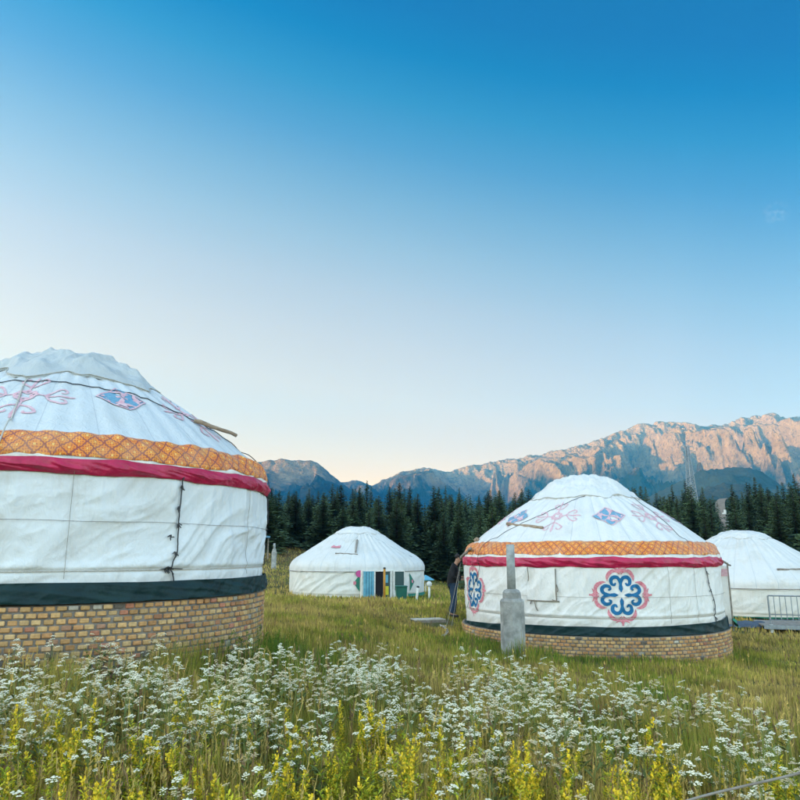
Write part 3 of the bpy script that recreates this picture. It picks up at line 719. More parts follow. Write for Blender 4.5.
# small door porch on the right side, seen edge-on, with a printed pelmet
def porch():
    a0, a1 = D2(84), D2(104); mb = MB(); r0, r1 = RM-.1, RM+.16
    P = lambda a, r, z: (r*math.sin(a), -r*math.cos(a), z)
    V = [P(a0, r0, .05), P(a0, r1, .05), P(a0, r1, 1.42), P(a0, r0, 1.42), P(a1, r0, .05), P(a1, r1, .05), P(a1, r1, 1.42), P(a1, r0, 1.42)]
    mb.add(V, [(0, 1, 2, 3), (7, 6, 5, 4), (3, 2, 6, 7), (1, 5, 6, 2)])
    o = mb.build('door_porch', M['canvas'], mroot)
    mb = MB()
    V = [P(a0-.004, r0, 1.18), P(a0-.004, r1+.02, 1.18), P(a0-.004, r1+.02, 1.36), P(a0-.004, r0, 1.36)]
    mb.add(V, [(0, 1, 2, 3)]); mb.build('pelmet', M['palepink'], o)
    mb = MB(); mb.tube([P(a0, r1, -.1), P(a0, r1, 1.46)], .02, 6); mb.build('porch_pole', M['graywood'], o)
porch()
gc = MB()
for i in range(9):
    a = D2(82+i*1.6)
for k in range(2):
    pts = YM.at(np.radians([80+k*5, 83+k*5, 88+k*4, 92+k*3]), np.array([.2, .12, .0, -.02]), .15+.06*k, False)
YM.sheet('green_cloth', M['greencloth'], mroot, -.02, .2, 8, 40, .16, D2(80), D2(100), offf=lambda TH, T: fbm(TH*20, T*2, 2, 5)*.05+(1-T)*.12)

# --- plain yurts farther off
def plain_yurt(label, az, D, zrel, R, zw, prof, seed, ztop, rc, group='plain white yurts in the background', greenc=True):
    cx, cy = D*math.sin(D2(az)), D*math.cos(D2(az))
    root = empty('yurt', (cx, cy, zrel+CZ), -D2(az)); tag(root, label, 'yurt')
    Y = Yurt(R, zw, prof, seed, .8, .12)
    Y.sheet('wall_canvas', M['canvas_far'], root, -.3, zw+.04, 40, 500, 0)
    Y.sheet('roof_canvas', M['roof_far'], root, zw-.09, Y.smax, 60, 500, .03, q0f=lambda t: fbm(t*R*1.3, t*0+9, 3, seed)*.03)
    cords(root, Y, [[(D2(a), zw-.06) for a in range(-120, 121, 8)]], 'girth_rope', 'graywood', .014)
    crown_cover(Y, root, M['roof_far'], rc, ztop, seed+9, corners=8, amp=.10, lift=.03, puff=.6, bulge=.15)
    return root, Y
RW = 3.12
wroot, YW = plain_yurt('plain cream-white yurt in the distance left of centre with a blue door and glass doorway', -3.38, 33.7, -1.9, RW, 1.14,
    [(RW*1.0, 1.27), (RW*.97, 1.45), (RW*.88, 1.68), (RW*.7, 2.03), (RW*.5, 2.42), (RW*.3, 2.76), (.02, 2.92)], 61, 3.06, 1.15)
RR = 3.4
rroot, YR = plain_yurt('plain white yurt behind the banded yurt at right with a metal railing beside it', 25.5, 32.0, -2.28, RR, 1.06,
    [(RR*1.0, 1.17), (RR*.97, 1.33), (RR*.88, 1.58), (RR*.7, 2.00), (RR*.5, 2.46), (RR*.3, 2.82), (.02, 2.98)], 83, 3.12, 1.2)
fr, YF = plain_yurt('farthest white yurt, only a corner of its roof showing at the right edge', 34.0, 42.0, -2.4, 3.4, 1.06,
    [(3.4, 1.17), (3.3, 1.33), (3.0, 1.58), (2.4, 2.00), (1.7, 2.46), (1.0, 2.92), (.02, 3.1)], 97, 3.3, 1.2)
YR.sheet('green_hem', M['greencloth'], rroot, -.05, .05, 4, 300, .03)
YW.sheet('green_hem', M['greencloth'], wroot, -.12, .12, 4, 60, .03, D2(45), D2(95))
cords(wroot, YW, [[(D2(6), YW.q_of_r(.9)), (D2(-8), YW.q_of_r(1.8)), (D2(-14), YW.q_of_r(2.7))], [(D2(10), YW.q_of_r(.9)), (D2(40), YW.q_of_r(1.7)), (D2(60), YW.q_of_r(2.8))]], r=.008)
YW.decal('red_print', M['pink'], wroot, [rect(-1, -.5, 1, .3, 5), ribbon([(-.9, .6), (0, .2), (.9, .8)], [.3, .5, .2])], D2(-27), YW.q_of_r(2.1), .22, .16, .05)
# door front of the white yurt: flat frame set against the wall
def door_front():
    f = empty('door_front', (0, 0, 0)); f.parent = wroot; a = D2(19.5); f.rotation_euler = (0, 0, a)
    yb = -RW-.15
    def bx(n, m, x0, x1, z0, z1, y0, y1, par=f):
        mb = MB(); mb.box(((x0+x1)/2, (y0+y1)/2, (z0+z1)/2), (x1-x0, y1-y0, z1-z0)); return mb.build(n, M[m], par)
    bx('wall_panel', 'whitepaint', -.92, 1.04, -.05, 1.13, yb+.1, yb+.5)
    bx('opening_shade', 'dark', -.32, .02, .02, 1.08, yb+.08, yb+.099)  # near-black panel standing in for the shade inside the doorway
    d = bx('blue_door', 'bluedoor', -.86, -.38, .02, 1.10, yb+.04, yb+.08)
    for x in (-.74, -.62, -.5): bx('door_groove', 'dark', x-.006, x+.006, .04, 1.08, yb+.034, yb+.0395, d)
    for x in (-.365, .375, .52): bx('door_frame', 'whitepaint', x-.03, x+.03, -.02, 1.12, yb+.03, yb+.095)
    bx('door_frame', 'whitepaint', -.335, .34, 1.09, 1.12, yb+.035, yb+.09)
    g = bx('glass_door', 'glass', .03, .33, .04, 1.08, yb+.05, yb+.08)
    bx('yellow_notice', 'yellow', .08, .27, .12, .48, yb+.04, yb+.048, g)
    bx('poster', 'bluedoor', .1, .24, .62, .95, yb+.04, yb+.048, g)
    bx('window', 'glass', .56, .98, .3, 1.08, yb+.05, yb+.085)
door_front()
TRI = lambda s: [(np.array([(s*-.5, y) for y in np.linspace(-1, 1, 7)]), np.array([(s*(.5-abs(y)*1.0), y) for y in np.linspace(-1, 1, 7)]))]
YW.decal('green_ornament', M['greencloth'], wroot, TRI(-1), D2(-.5), .62, .26, .36, .03); YW.decal('red_ornament', M['pink'], wroot, [rect(-.3, -.3, .3, .3)], D2(-2), .62, .2, .22, .04)
YW.decal('green_ornament', M['greencloth'], wroot, TRI(1), D2(50), .62, .34, .38, .03); YW.decal('red_ornament', M['pink'], wroot, [rect(-.3, -.2, .2, .4)], D2(50), .62, .2, .22, .04)
YW.decal('magenta_rosette', M['magenta'], wroot, [(np.array([(x, -math.sqrt(max(0, 1-x*x))) for x in np.linspace(-1, 1, 9)]), np.array([(x, math.sqrt(max(0, 1-x*x))) for x in np.linspace(-1, 1, 9)]))], D2(1.5), 1.00, .16, .14, .05)

# ------------------------------------------------------------------ poles and small things by the yurts
def world_of(root, p):
    m = Matrix.Translation(root.location) @ Matrix.Rotation(root.rotation_euler.z, 4, 'Z'); return m @ Vector(p)
def stick(p0, p1, r, label, mat='wood', seed=0, group='sticks weighing down the yurt roofs'):
    r_ = random.Random(seed); p0, p1 = Vector(p0), Vector(p1); root = p0
    n = 9; P = [(p1-p0)*(i/(n-1))+Vector((0, 0, r_.uniform(-.3, .3)*r)) for i in range(n)]
    mb = MB(); mb.tube(P, [r*(1.0-.25*i/n+r_.uniform(-.06, .06)) for i in range(n)], 8)
    o = mb.build('wooden_stick', M[mat], None, True); o.location = p0
    return tag(o, label, 'stick', group)
def on_roof(Y, root, th, q, off=.04): return world_of(root, Y.at(np.array([D2(th)]), np.array([q]), off)[0])
a = on_roof(YL, lroot, 46, YL.q_of_r(RL*.74), .05); b = on_roof(YL, lroot, 60, YL.q_of_r(RL*.82), .15)
stick(a, b+(b-a)*.12, .032, 'weathered stick resting on the right slope of the large left yurt', 'wood', 1)
a = on_roof(YM, mroot, -50, YM.q_of_r(RM*.76), .05); b = on_roof(YM, mroot, -22, YM.q_of_r(RM*.80), .05)
stick(a, b, .04, 'long pale stick on the front roof slope of the yurt with the blue medallion', 'wood', 2)
a = on_roof(YM, mroot, -86, 1.60, .10); b = on_roof(YM, mroot, -60, 1.80, .13)
stick(a, b, .05, 'dark stick poking out at the left eave of the yurt with the blue medallion', 'graywood', 3)
a = on_roof(YM, mroot, -76, YM.q_of_r(RM*.90), .05); b = on_roof(YM, mroot, -70, YM.q_of_r(RM*.90), .05)
stick(a, b, .06, 'short stub of wood on the left shoulder of the medallion yurt roof', 'wood', 4)
a = on_roof(YM, mroot, 84, 1.55, .05); b = on_roof(YM, mroot, 100, 1.42, .45)
stick(a, b, .03, 'thin stick jutting out at the right eave of the medallion yurt', 'graywood', 5)
a = on_roof(YR, rroot, 22, YR.q_of_r(RR*.86), .06); b = on_roof(YR, rroot, 40, YR.q_of_r(RR*.86), .06)
stick(a, b, .04, 'grey stick on the roof slope of the plain yurt above the railing', 'graywood', 6)
a = on_roof(YW, wroot, -22, YW.q_of_r(RW*.82), .06); b = on_roof(YW, wroot, 0, YW.q_of_r(RW*.84), .06)
stick(a, b, .03, 'level stick on the roof of the distant yurt with the blue door', 'graywood', 7)
a = on_roof(YW, wroot, -1, YW.q_of_r(RW*.52), .06); b = on_roof(YW, wroot, -2, YW.q_of_r(RW*.80), .06)
stick(a, b, .05, 'dark upright stick on the roof of the distant yurt with the blue door', 'graywood', 8)

def concrete_post(x, y, label, w_=.25, h=1.36, pipe=.90, sink=.4, pr=.088):
    z = hz(x, y); root = empty('concrete_post', (x, y, z), .25); tag(root, label, 'post', 'concrete posts in the meadow')
    mb = MB(); a0 = PI/8
    mb.lathe([(w_*1.02, -sink), (w_*1.0, .3), (w_*.99, h*.5), (w_*.98, h*.82), (w_*.90, h*.85), (w_*.76, h*.865), (w_*.74, h*.95), (w_*.60, h*.985), (w_*.42, h)], 8, a0=a0, jit=.02)
    mb.build('pedestal', M['concrete'], root)
    if pipe:
        mb = MB(); mb.lathe([(pr, -.05), (pr, pipe*.5), (pr*.97, pipe), (pr*.7, pipe+.005), (pr*.68, pipe-.06)], 14, (0, 0, h)); mb.build('pipe', M['pipe'], root, True)
    return root
concrete_post(2.31, 15.0, 'grey concrete post with a pipe on top in front of the medallion yurt')
concrete_post(-7.55, 43.0, 'small grey concrete post far off just right of the large left yurt', .16, 1.2, .30, .4, .07)

def person():
    x, y = 1.50, 20.6; z = hz(x, y)
    root = empty('person', (x, y, z), D2(-8)); tag(root, 'person in black jacket and blue jeans bending over ropes beside the medallion yurt', 'person')
    def skin(name, pts, edges, mat, sub=2, parent=root):
        me = bpy.data.meshes.new(name); me.from_pydata([p[:3] for p in pts], edges, []); me.update()
        o = bpy.data.objects.new(name, me); COL.objects.link(o); o.parent = parent
        o.modifiers.new('skin', 'SKIN')
        for i, p in enumerate(pts):
            rr_ = p[3] if hasattr(p[3], '__len__') else (p[3], p[3]); me.skin_vertices[0].data[i].radius = rr_
        me.skin_vertices[0].data[0].use_root = True
        sb = o.modifiers.new('sub', 'SUBSURF'); sb.levels = sb.render_levels = sub
        me.materials.append(M[mat]); o.modifiers['skin'].use_smooth_shade = True
        return o
    # facing +x (to the right), bent forward at the neck, forearms out to the ropes
    body = [(0, 0, .92, .11), (.01, 0, 1.15, .10), (.04, 0, 1.38, .10), (.11, 0, 1.50, .045), (.18, 0, 1.575, .10), (.20, 0, 1.66, .09),
            (.03, -.09, .88, .075), (.05, -.10, .48, .055), (0, -.10, .08, .04), (.16, -.11, .03, .035),
            (-.02, .09, .88, .075), (.02, .10, .48, .055), (-.06, .10, .08, .04), (.10, .11, .03, .035),
            (.04, -.17, 1.36, .045), (.04, -.21, 1.10, .036), (.26, -.16, 1.04, .028), (.34, -.14, 1.05, .03),
            (.04, .17, 1.36, .045), (.06, .21, 1.12, .036), (.27, .14, 1.10, .028), (.35, .11, 1.12, .03)]
    E_ = [(0, 1), (1, 2), (2, 3), (3, 4), (4, 5), (0, 6), (6, 7), (7, 8), (8, 9), (0, 10), (10, 11), (11, 12), (12, 13), (2, 14), (14, 15), (15, 16), (16, 17), (2, 18), (18, 19), (19, 20), (20, 21)]
    b = skin('body', body, E_, 'skin')
    jk = [(0, 0, .72, .17), (.0, 0, 1.0, .175), (.03, 0, 1.34, .165), (.09, 0, 1.50, .09),
          (.03, -.17, 1.37, .075), (.03, -.23, 1.10, .062), (.25, -.17, 1.045, .05), (.03, .17, 1.37, .075), (.05, .23, 1.12, .062), (.26, .15, 1.10, .05)]
    skin('jacket', jk, [(0, 1), (1, 2), (2, 3), (2, 4), (4, 5), (5, 6), (2, 7), (7, 8), (8, 9)], 'jacket')
    jn = [(0, 0, 1.0, .14), (.03, -.10, .82, .10), (.05, -.105, .48, .09), (0, -.105, .1, .08), (-.02, .10, .82, .10), (.02, .105, .48, .09), (-.06, .105, .1, .08)]
    skin('jeans', jn, [(0, 1), (1, 2), (2, 3), (0, 4), (4, 5), (5, 6)], 'jeans')
    for (sx, sy) in ((0, -.105), (-.06, .105)):
        skin('shoe', [(sx-.05, sy, .06, .05), (sx+.07, sy, .045, .045), (sx+.17, sy, .035, .04)], [(0, 1), (1, 2)], 'shoe')
    skin('hair', [(.12, 0, 1.60, .085), (.16, 0, 1.69, .105), (.21, 0, 1.72, .085)], [(0, 1), (1, 2)], 'hair')
    # face: nose, eyes, mouth, ears
    mb = MB(); mb.tube([(.275, 0, 1.64), (.298, 0, 1.615), (.28, 0, 1.60)], [.008, .014, .008], 6); mb.build('nose', M['skin'], b, True)
    for s_ in (-1, 1):
        mb = MB(); mb.lathe([(.004, -.008), (.009, 0), (.004, .008)], 8, (.265, s_*.03, 1.645)); mb.build('eye', M['hair'], b, True)
        mb = MB(); mb.lathe([(.006, -.03), (.016, 0), (.008, .03)], 8, (.18, s_*.085, 1.63)); mb.build('ear', M['skin'], b, True)
    # fingers
    for hx, hy, hh_ in ((.34, -.14, 1.05), (.35, .11, 1.12)):
        for k in range(4):
            mb = MB(); yy_ = hy-.026+k*.017; ln = (.07, .08, .075, .06)[k]
            mb.tube([(hx, yy_, hh_), (hx+ln*.6, yy_, hh_-.005), (hx+ln, yy_, hh_-.03), (hx+ln*.85, yy_, hh_-.055)], [.009, .009, .008, .006], 6); mb.build('finger', M['skin'], b, True)
        mb = MB(); mb.tube([(hx-.01, hy, hh_+.02), (hx+.03, hy+.01, hh_+.035), (hx+.06, hy+.01, hh_+.01)], [.011, .010, .007], 6); mb.build('thumb', M['skin'], b, True)
person()
# guy ropes and slats lying by the left side of the medallion yurt
M['palewood'] = simple('bleached_wood', (.52, .48, .40), (.40, .36, .29), 8, .8, .3)
def ropes_left():
    e = on_roof(YM, mroot, -84, 1.55, .12)
    for i, (gx, gy) in enumerate(((1.15, 18.6), (1.32, 18.9), (1.02, 18.3))):
        g = Vector((gx, gy, hz(gx, gy)+.05)); mb = MB(); P = []
        for k in range(12):
            t = k/11; p = e*(1-t)+g*t; p.z -= .10*math.sin(PI*t)*(1+i*.4); P.append(p-g)
        mb.tube(P, .004, 5); o = mb.build('guy_rope', M['palerope' if i < 2 else 'cord'], None, True); o.location = g
        tag(o, ['pale guy rope from the left eave of the medallion yurt', 'inner pale guy rope beside the bending person', 'dark slack guy rope nearest the camera at the left eave'][i], 'rope', 'guy ropes of the medallion yurt')
    x, y = 1.05, 17.6; z = hz(x, y); r_ = random.Random(3); P = []
    for k in range(60):
        a = k*.42; P.append((.09*math.cos(a)+r_.uniform(-.03, .03), .08*math.sin(a), .16+.13*math.sin(a*.5)+r_.uniform(-.02, .02)))
    mb = MB(); mb.tube(P, .010, 5); o = mb.build('rope_bundle', M['palerope'], None, True); o.location = (x, y, z)
    tag(o, 'tangled bundle of pale rope hanging in the grass left of the medallion yurt', 'rope')
    x, y = .75, 19.9; z = hz(x, y)-.03
    root = empty('wooden_pallet', (x, y, z), .3); tag(root, 'low grey plank platform in the grass at the bending person\'s feet', 'platform')
    for k in range(3):
        mb = MB(); mb.box((-.3+k*.3, 0, .065), (.27, .5, .025), 0, .004); mb.build('plank', M['palewood'], root)
    for s_ in (-1, 1):
        mb = MB(); mb.box((0, s_*.22, .02), (.9, .07, .06)); mb.build('bearer', M['graywood'], root)
ropes_left()
# trash bin, ochre post, white posts by the distant yurt
def bin_():
    x, y = .05, 29.6; z = hz(x, y); root = empty('trash_bin', (x, y, z), .1); tag(root, 'green lidded trash bin in front of the distant yurt\'s doorway', 'trash bin')
    mb = MB(); b0, b1, h = .19, .225, .52
    V = [(-b0, -b0, 0), (b0, -b0, 0), (b0, b0, 0), (-b0, b0, 0), (-b1, -b1, h), (b1, -b1, h), (b1, b1, h), (-b1, b1, h)]
    mb.add(V, [(3, 2, 1, 0), (4, 5, 6, 7), (0, 1, 5, 4), (1, 2, 6, 5), (2, 3, 7, 6), (3, 0, 4, 7)]); mb.build('body', M['greenplastic'], root)
    mb = MB(); mb.box((0, 0, h+.035), (.49, .49, .06), 0, .02); mb.build('lid', M['greenplastic'], root)
    for s_ in (-1, 1):
        mb = MB(); mb.tube([(s_*.18, .22, .07), (s_*.22, .22, .07)], .07, 10); mb.build('wheel', M['cord'], root)
bin_()
def small_post(name, x, y, h, r, mat, label, cap=None, lean=0, group=None, cat='post'):
    z = hz(x, y); root = empty(name, (x, y, z)); root.rotation_euler = (0, lean, 0); tag(root, label, cat, group)
    mb = MB(); mb.tube([(0, 0, -.2), (0, 0, h*.5), (0, 0, h)], r, 10); mb.build('pole', M[mat], root, True)
    mb = MB()
    if cap == 'round': mb.lathe([(.02, h-.02), (r*2.2, h+.03), (r*2.3, h+.13), (r*1.4, h+.2), (.02, h+.22)], 12)
    else: mb.lathe([(r*1.15, h-.02), (r*1.2, h+.03), (r*.6, h+.05)], 10)
    mb.build('cap', M['whitepaint' if cap == 'round' else 'cord'], root, True)
small_post('ochre_post', -.62, 28.8, 1.22, .045, 'orangepaint', 'ochre-painted wooden post in front of the distant yurt\'s doorway')
small_post('white_post', .66, 29.2, .55, .05, 'whitepaint', 'plain short white post right of the green trash bin', None, .12, 'white posts by the distant yurt')
small_post('white_post', 1.25, 31.0, .50, .05, 'whitepaint', 'short white post with a rounded cap at the distant yurt\'s right side', 'round', 0, 'white posts by the distant yurt')
def parasol():
    x, y = 1.42, 40.0; z = hz(x, y); root = empty('parasol', (x, y, z)); tag(root, 'small pale blue parasol behind the right side of the distant yurt', 'parasol')
    mb = MB(); mb.tube([(0, 0, 0), (0, 0, .86)], .025, 8); mb.build('pole', M['whitepaint'], root)
    mb = MB(); mb.lathe([(.50, .64), (.28, .77), (.02, .90), (.02, .88), (.27, .75), (.48, .62)], 8); mb.build('canopy', M['bluedoor'], root)
parasol()
def shed():
    x, y = -10.0, 47.0; z = hz(x, y); root = empty('shelter', (x, y, z)); tag(root, 'low shelter with a pale blue roof far off beside the large left yurt', 'shelter')
    mb = MB(); mb.box((0, 0, 1.35), (2.6, 1.6, .12)); mb.build('roof', M['paleblue'], root)
    for sx in (-1.2, 1.2):
        for sy in (-.7, .7):
            mb = MB(); mb.box((sx, sy, .6), (.08, .08, 1.38)); mb.build('post', M['graywood'], root)
shed()
# railing and deck beside the right yurt
def railing():
    A = Vector((10.95, 20.9, 0)); zt = -2.35+CZ
    root = empty('metal_railing', (11.45, 22.6, zt), D2(-18)); tag(root, 'grey metal railing on the deck beside the right-hand plain yurt', 'railing')
    n = 21; Lr = 3.2; z0 = .16
    for k in range(n):
        x = k*Lr/(n-1)
        mb = MB(); mb.tube([(x, 0, z0+(0 if k in (0, n-1) else .14)), (x, 0, z0+.86)], .026 if k in (0, 10, n-1) else .012, 6); mb.build('post' if k in (0, 10, n-1) else 'baluster', M['metal'], root)
    for zz in (.14, .3, .86):
        mb = MB(); mb.tube([(0, 0, z0+zz), (Lr, 0, z0+zz)], .022 if zz > .5 else .015, 6); mb.build('rail', M['metal'], root)
    d = empty('deck', (11.45, 22.6, zt), D2(-18)); tag(d, 'low plank deck on short posts beside the right-hand plain yurt', 'deck')
    for k in range(9):
        mb = MB(); mb.box((1.5, .06+k*.2, z0-.03), (3.5, .18, .04)); mb.build('plank', M['graywood'], d)
    mb = MB(); mb.box((1.5, -.05, z0-.07), (3.4, .05, .12)); mb.build('beam', M['metal'], d)
    for x in (.02, 1.6, 3.0):
        mb = MB(); mb.box((x, .02, -.02), (.09, .09, .36)); mb.build('leg', M['whitepaint'], d)
    t = MB(); V = []; n = 14
    for i in range(n):
        for j in range(6): V.append((-1.5+i*.11, .3+j*.06, .02+j*.035+.02*math.sin(i*1.9+j)))
    o = new_mesh('tarp', np.array(V), grid_faces(n, 6), M['bluesheet'], None); o.location = (11.5, 22.7, zt); o.rotation_euler = (0, 0, D2(-18))
    tag(o, 'crumpled blue-grey tarp on the ground at the left end of the deck', 'tarp')
railing()
# small white antenna mast behind the right yurt
small_post('antenna_mast', 23.0, 42.0, 2.0, .04, 'whitepaint', 'white mast with a small rounded head behind the right-hand plain yurt', 'round', 0, None, 'mast')

# steel lattice tower among the spruces
def tower():
    x, y = 118, 285; z = hz(x, y); root = empty('lattice_tower', (x, y, z), .4); tag(root, 'tall steel lattice pylon rising behind the spruces at right', 'pylon')
    H = 44-z; 
    def w(t): return 1.2*(1-t)**1.1+.4
    mb = MB(); n = 16
    zs = [H*(1-(1-i/n)**1.15) for i in range(n+1)]
    cn = [(-1, -1), (1, -1), (1, 1), (-1, 1)]
    for a, b in cn: mb.tube([(a*w(q/H), b*w(q/H), q) for q in zs], .16, 4)
    for i in range(n):
        q0, q1 = zs[i], zs[i+1]; w0, w1 = w(q0/H), w(q1/H)
        for k in range(4):
            c0, c1 = cn[k], cn[(k+1) % 4]
            mb.tube([(c0[0]*w0, c0[1]*w0, q0), (c1[0]*w1, c1[1]*w1, q1)], .09, 4); mb.tube([(c1[0]*w0, c1[1]*w0, q0), (c0[0]*w1, c0[1]*w1, q1)], .09, 4)
            mb.tube([(c0[0]*w1, c0[1]*w1, q1), (c1[0]*w1, c1[1]*w1, q1)], .08, 4)
    mb.build('mast', M['metal'], root)
    for q, l in ((H*.80, 3.4), (H*.89, 4.2), (H*.97, 3.2)):
        mb = MB(); mb.tube([(-l, 0, q+.6), (0, 0, q+1.2), (l, 0, q+.6)], .12, 4); mb.tube([(-l, 0, q+.6), (l, 0, q+.6)], .12, 4)
        for s_ in (-1, 1): mb.tube([(s_*l, 0, q+.6), (s_*l, 0, q-.6)], .1, 4)
        mb.build('cross_arm', M['metal'], root)
tower()
def cutting():
    D = np.linspace(120, 330, 60); a = D2(24.6)+.004*np.sin(D/25); V = []
    for d, q in zip(D, a):
        for sx in (-1.6, 0, 1.6):
            x = d*math.sin(q)+sx*math.cos(q); y = d*math.cos(q)-sx*math.sin(q); V.append((x, y, hz(x, y)+.25))
    tag(new_mesh('path', np.array(V), grid_faces(60, 3), simple('bare_earth', (.26, .20, .15), (.18, .14, .1), .5, .95, .3)), kind='structure')
cutting()
def ropeway():
    x, y = 66, 143; z = hz(x, y); root = empty('ropeway_support', (x, y, z), .3); tag(root, 'small white-headed ropeway support in the gap between the spruces', 'ropeway support')
    top = 7.6-z+CZ
    mb = MB(); mb.tube([(0, 0, 0), (0, 0, top)], .16, 8); mb.build('pole', M['metal'], root)
    mb = MB(); mb.box((0, 0, top), (2.0, .3, .3)); mb.box((.5, 0, top-.7), (.5, .4, .5)); mb.box((-.4, 0, top+.45), (.35, .3, .6)); mb.build('head', M['whitepaint'], root)
ropeway()

# ------------------------------------------------------------------ spruces
def spruce(name, seed, H, spread, label, dark=1.0):
    r_ = random.Random(seed); g = np.random.default_rng(seed); V = []; F = []; C = []
    zb = .06*H; nl = int(H*4.6)
    for i in range(nl):
        t = i/(nl-1); z = zb+(H*.985-zb)*t; Rm = spread*((1-t)**.82)*(.72+.28*math.sin(t*19+seed)*.5+.14)+.10
        nb = max(6, int(13*(1-t)+6))
        a0 = r_.uniform(0, 6.28)
        for k in range(nb):
            a = a0+k*2*PI/nb+r_.uniform(-.3, .3); l = Rm*(r_.uniform(.7, 1.12) if k % 3 else r_.uniform(.3, .65))
            if r_.random() < .06: l *= .4
            droop = (-.42*(1-t)+.35*t)+r_.uniform(-.12, .12); zz = z+r_.uniform(-.1, .1)
            ca, sa = math.cos(a), math.sin(a); cb = dark*r_.uniform(.55, 1.25)
            col = (.070*cb, .105*cb, .042*cb)
            nseg = 3; base = len(V)
            # the bough: a ragged, hanging fringe on each side of the spine
            for sgm in range(nseg):
                u0 = sgm/nseg; u1 = (sgm+1.25)/nseg
                for sd in (-1, 1):
                    wd = (l*.36+.05)*(1-u0*.7)*r_.uniform(.7, 1.3)
                    p0 = (l*u0, 0, droop*l*u0); p1 = (l*u1, 0, droop*l*u1+.04*l*u1*u1)
                    tip = (l*(u0+.30), sd*wd, droop*l*(u0+.25)-r_.uniform(.08, .20)*(.4+l*.5))
                    b = len(V)
                    for q in (p0, p1, tip): V.append((q[0]*ca-q[1]*sa, q[0]*sa+q[1]*ca, zz+q[2])); C.append(col)
                    F.append((b, b+1, b+2))
    root = empty(name, (0, 0, 0)); tag(root, label, 'spruce', 'spruces of the forest behind the yurts')
    new_mesh('crown', np.array(V), np.array(F), M['needles'], root, col=np.array(C), smooth=False)
    mb = MB(); mb.tube([(0, 0, -.6), (0, 0, H*.5), (0, 0, H*.99)], [H*.013, H*.008, .01], 7); mb.build('trunk', M['bark'], root, True)
    return reg(root)
PROT = [spruce('spruce', 11+i, h, s_, 'x', d) for i, (h, s_, d) in enumerate(((11, 1.75, 1), (12.5, 1.6, .8), (10, 1.9, 1.15), (13, 1.9, .7), (9, 1.55, 1.3), (11.5, 1.45, .9)))]
def forest():
    pos = []; r_ = random.Random(5)
    def ok(x, y, dmin):
        return all((x-a)**2+(y-b)**2 > dmin*dmin for a, b, _ in pos)
    # rows from the forest edge backwards
    for D0, D1, n, dm in ((62, 70, 60, 1.9), (70, 82, 72, 2.0), (82, 100, 80, 2.3), (100, 135, 78, 3.0)):
        k = 0; tries = 0
        while k < n and tries < 6000:
            tries += 1
            az = r_.uniform(-19, 33); D = r_.uniform(D0, D1)
            if az < -9: D *= r_.uniform(.86, 1.0)
            x, y = D*math.sin(D2(az)), D*math.cos(D2(az))
            if abs(az-(24.6)) < .35+.2*(r_.random()): continue
            if not ok(x, y, dm): continue
            pos.append((x, y, D)); k += 1
    for D0, D1, n, dm in ((46, 58, 7, 2.4),):
        for k in range(n):
            az = r_.choice([r_.uniform(5, 8.5), r_.uniform(25, 32)]); D = r_.uniform(D0+6, D1+3); pos.append((D*math.sin(D2(az)), D*math.cos(D2(az)), D))
    pos.sort(key=lambda p: p[2])
    def lab(x, y, D, pi):
        az = math.degrees(math.atan2(x, y))
        if az < -9.5: zone = 'on the brown rise right behind the large left yurt'
        elif az < -3: zone = 'behind the left half of the distant blue-door yurt'
        elif az < 4.8: zone = 'in the gap between the blue-door yurt and the medallion yurt'
        elif az < 19: zone = 'behind the roof of the medallion yurt'
        elif az < 24.6: zone = 'left of the forest cutting below the steel pylon'
        else: zone = 'right of the forest cutting, above the right-hand plain yurt'
        row = 'front-row' if D < 72 else ('middle-row' if D < 92 else 'back-row')
        tone = ['', 'slim', 'pale', 'very dark', 'short bright', 'narrow'][pi]
        return f'{tone} {row} spruce {zone}'.strip()
    used = set()
    for i, (x, y, D) in enumerate(pos):
        pi = r_.choice([0, 1, 3, 5, 1, 0]) if D > 70 else r_.choice([0, 2, 4, 5, 2, 1])
        o = PROT[pi]
        if pi in used: o = copy_tree(o)
        used.add(pi)
        zt = hz(x, y); 
        # height so that the skyline runs along about 4.2 degrees with its own ups and downs
        az = math.degrees(math.atan2(x, y)); e = 5.0+.8*float(pn(np.array([az*.35]), np.array([1.5]), 3)[0])+r_.uniform(-.9, .5)+(-.35 if 5 < az < 18 else 0)
        if D < 68: e -= r_.uniform(.2, 1.7)
        elif r_.random() < .3: e -= r_.uniform(.3, 1.0)
        elif r_.random() < .15: e += .35
        Ht = D*math.tan(D2(e))+CZ-zt; sc = Ht/[11, 12.5, 10, 13, 9, 11.5][pi]; sc = max(.45, sc)
        o.location = (x, y, zt-.1); wd = r_.uniform(1.0, 1.4); o.scale = (wd, wd, sc); o.rotation_euler = (r_.uniform(-.02, .02), r_.uniform(-.02, .02), r_.uniform(0, 6.28))
        o['label'] = lab(x, y, D, pi)
forest()
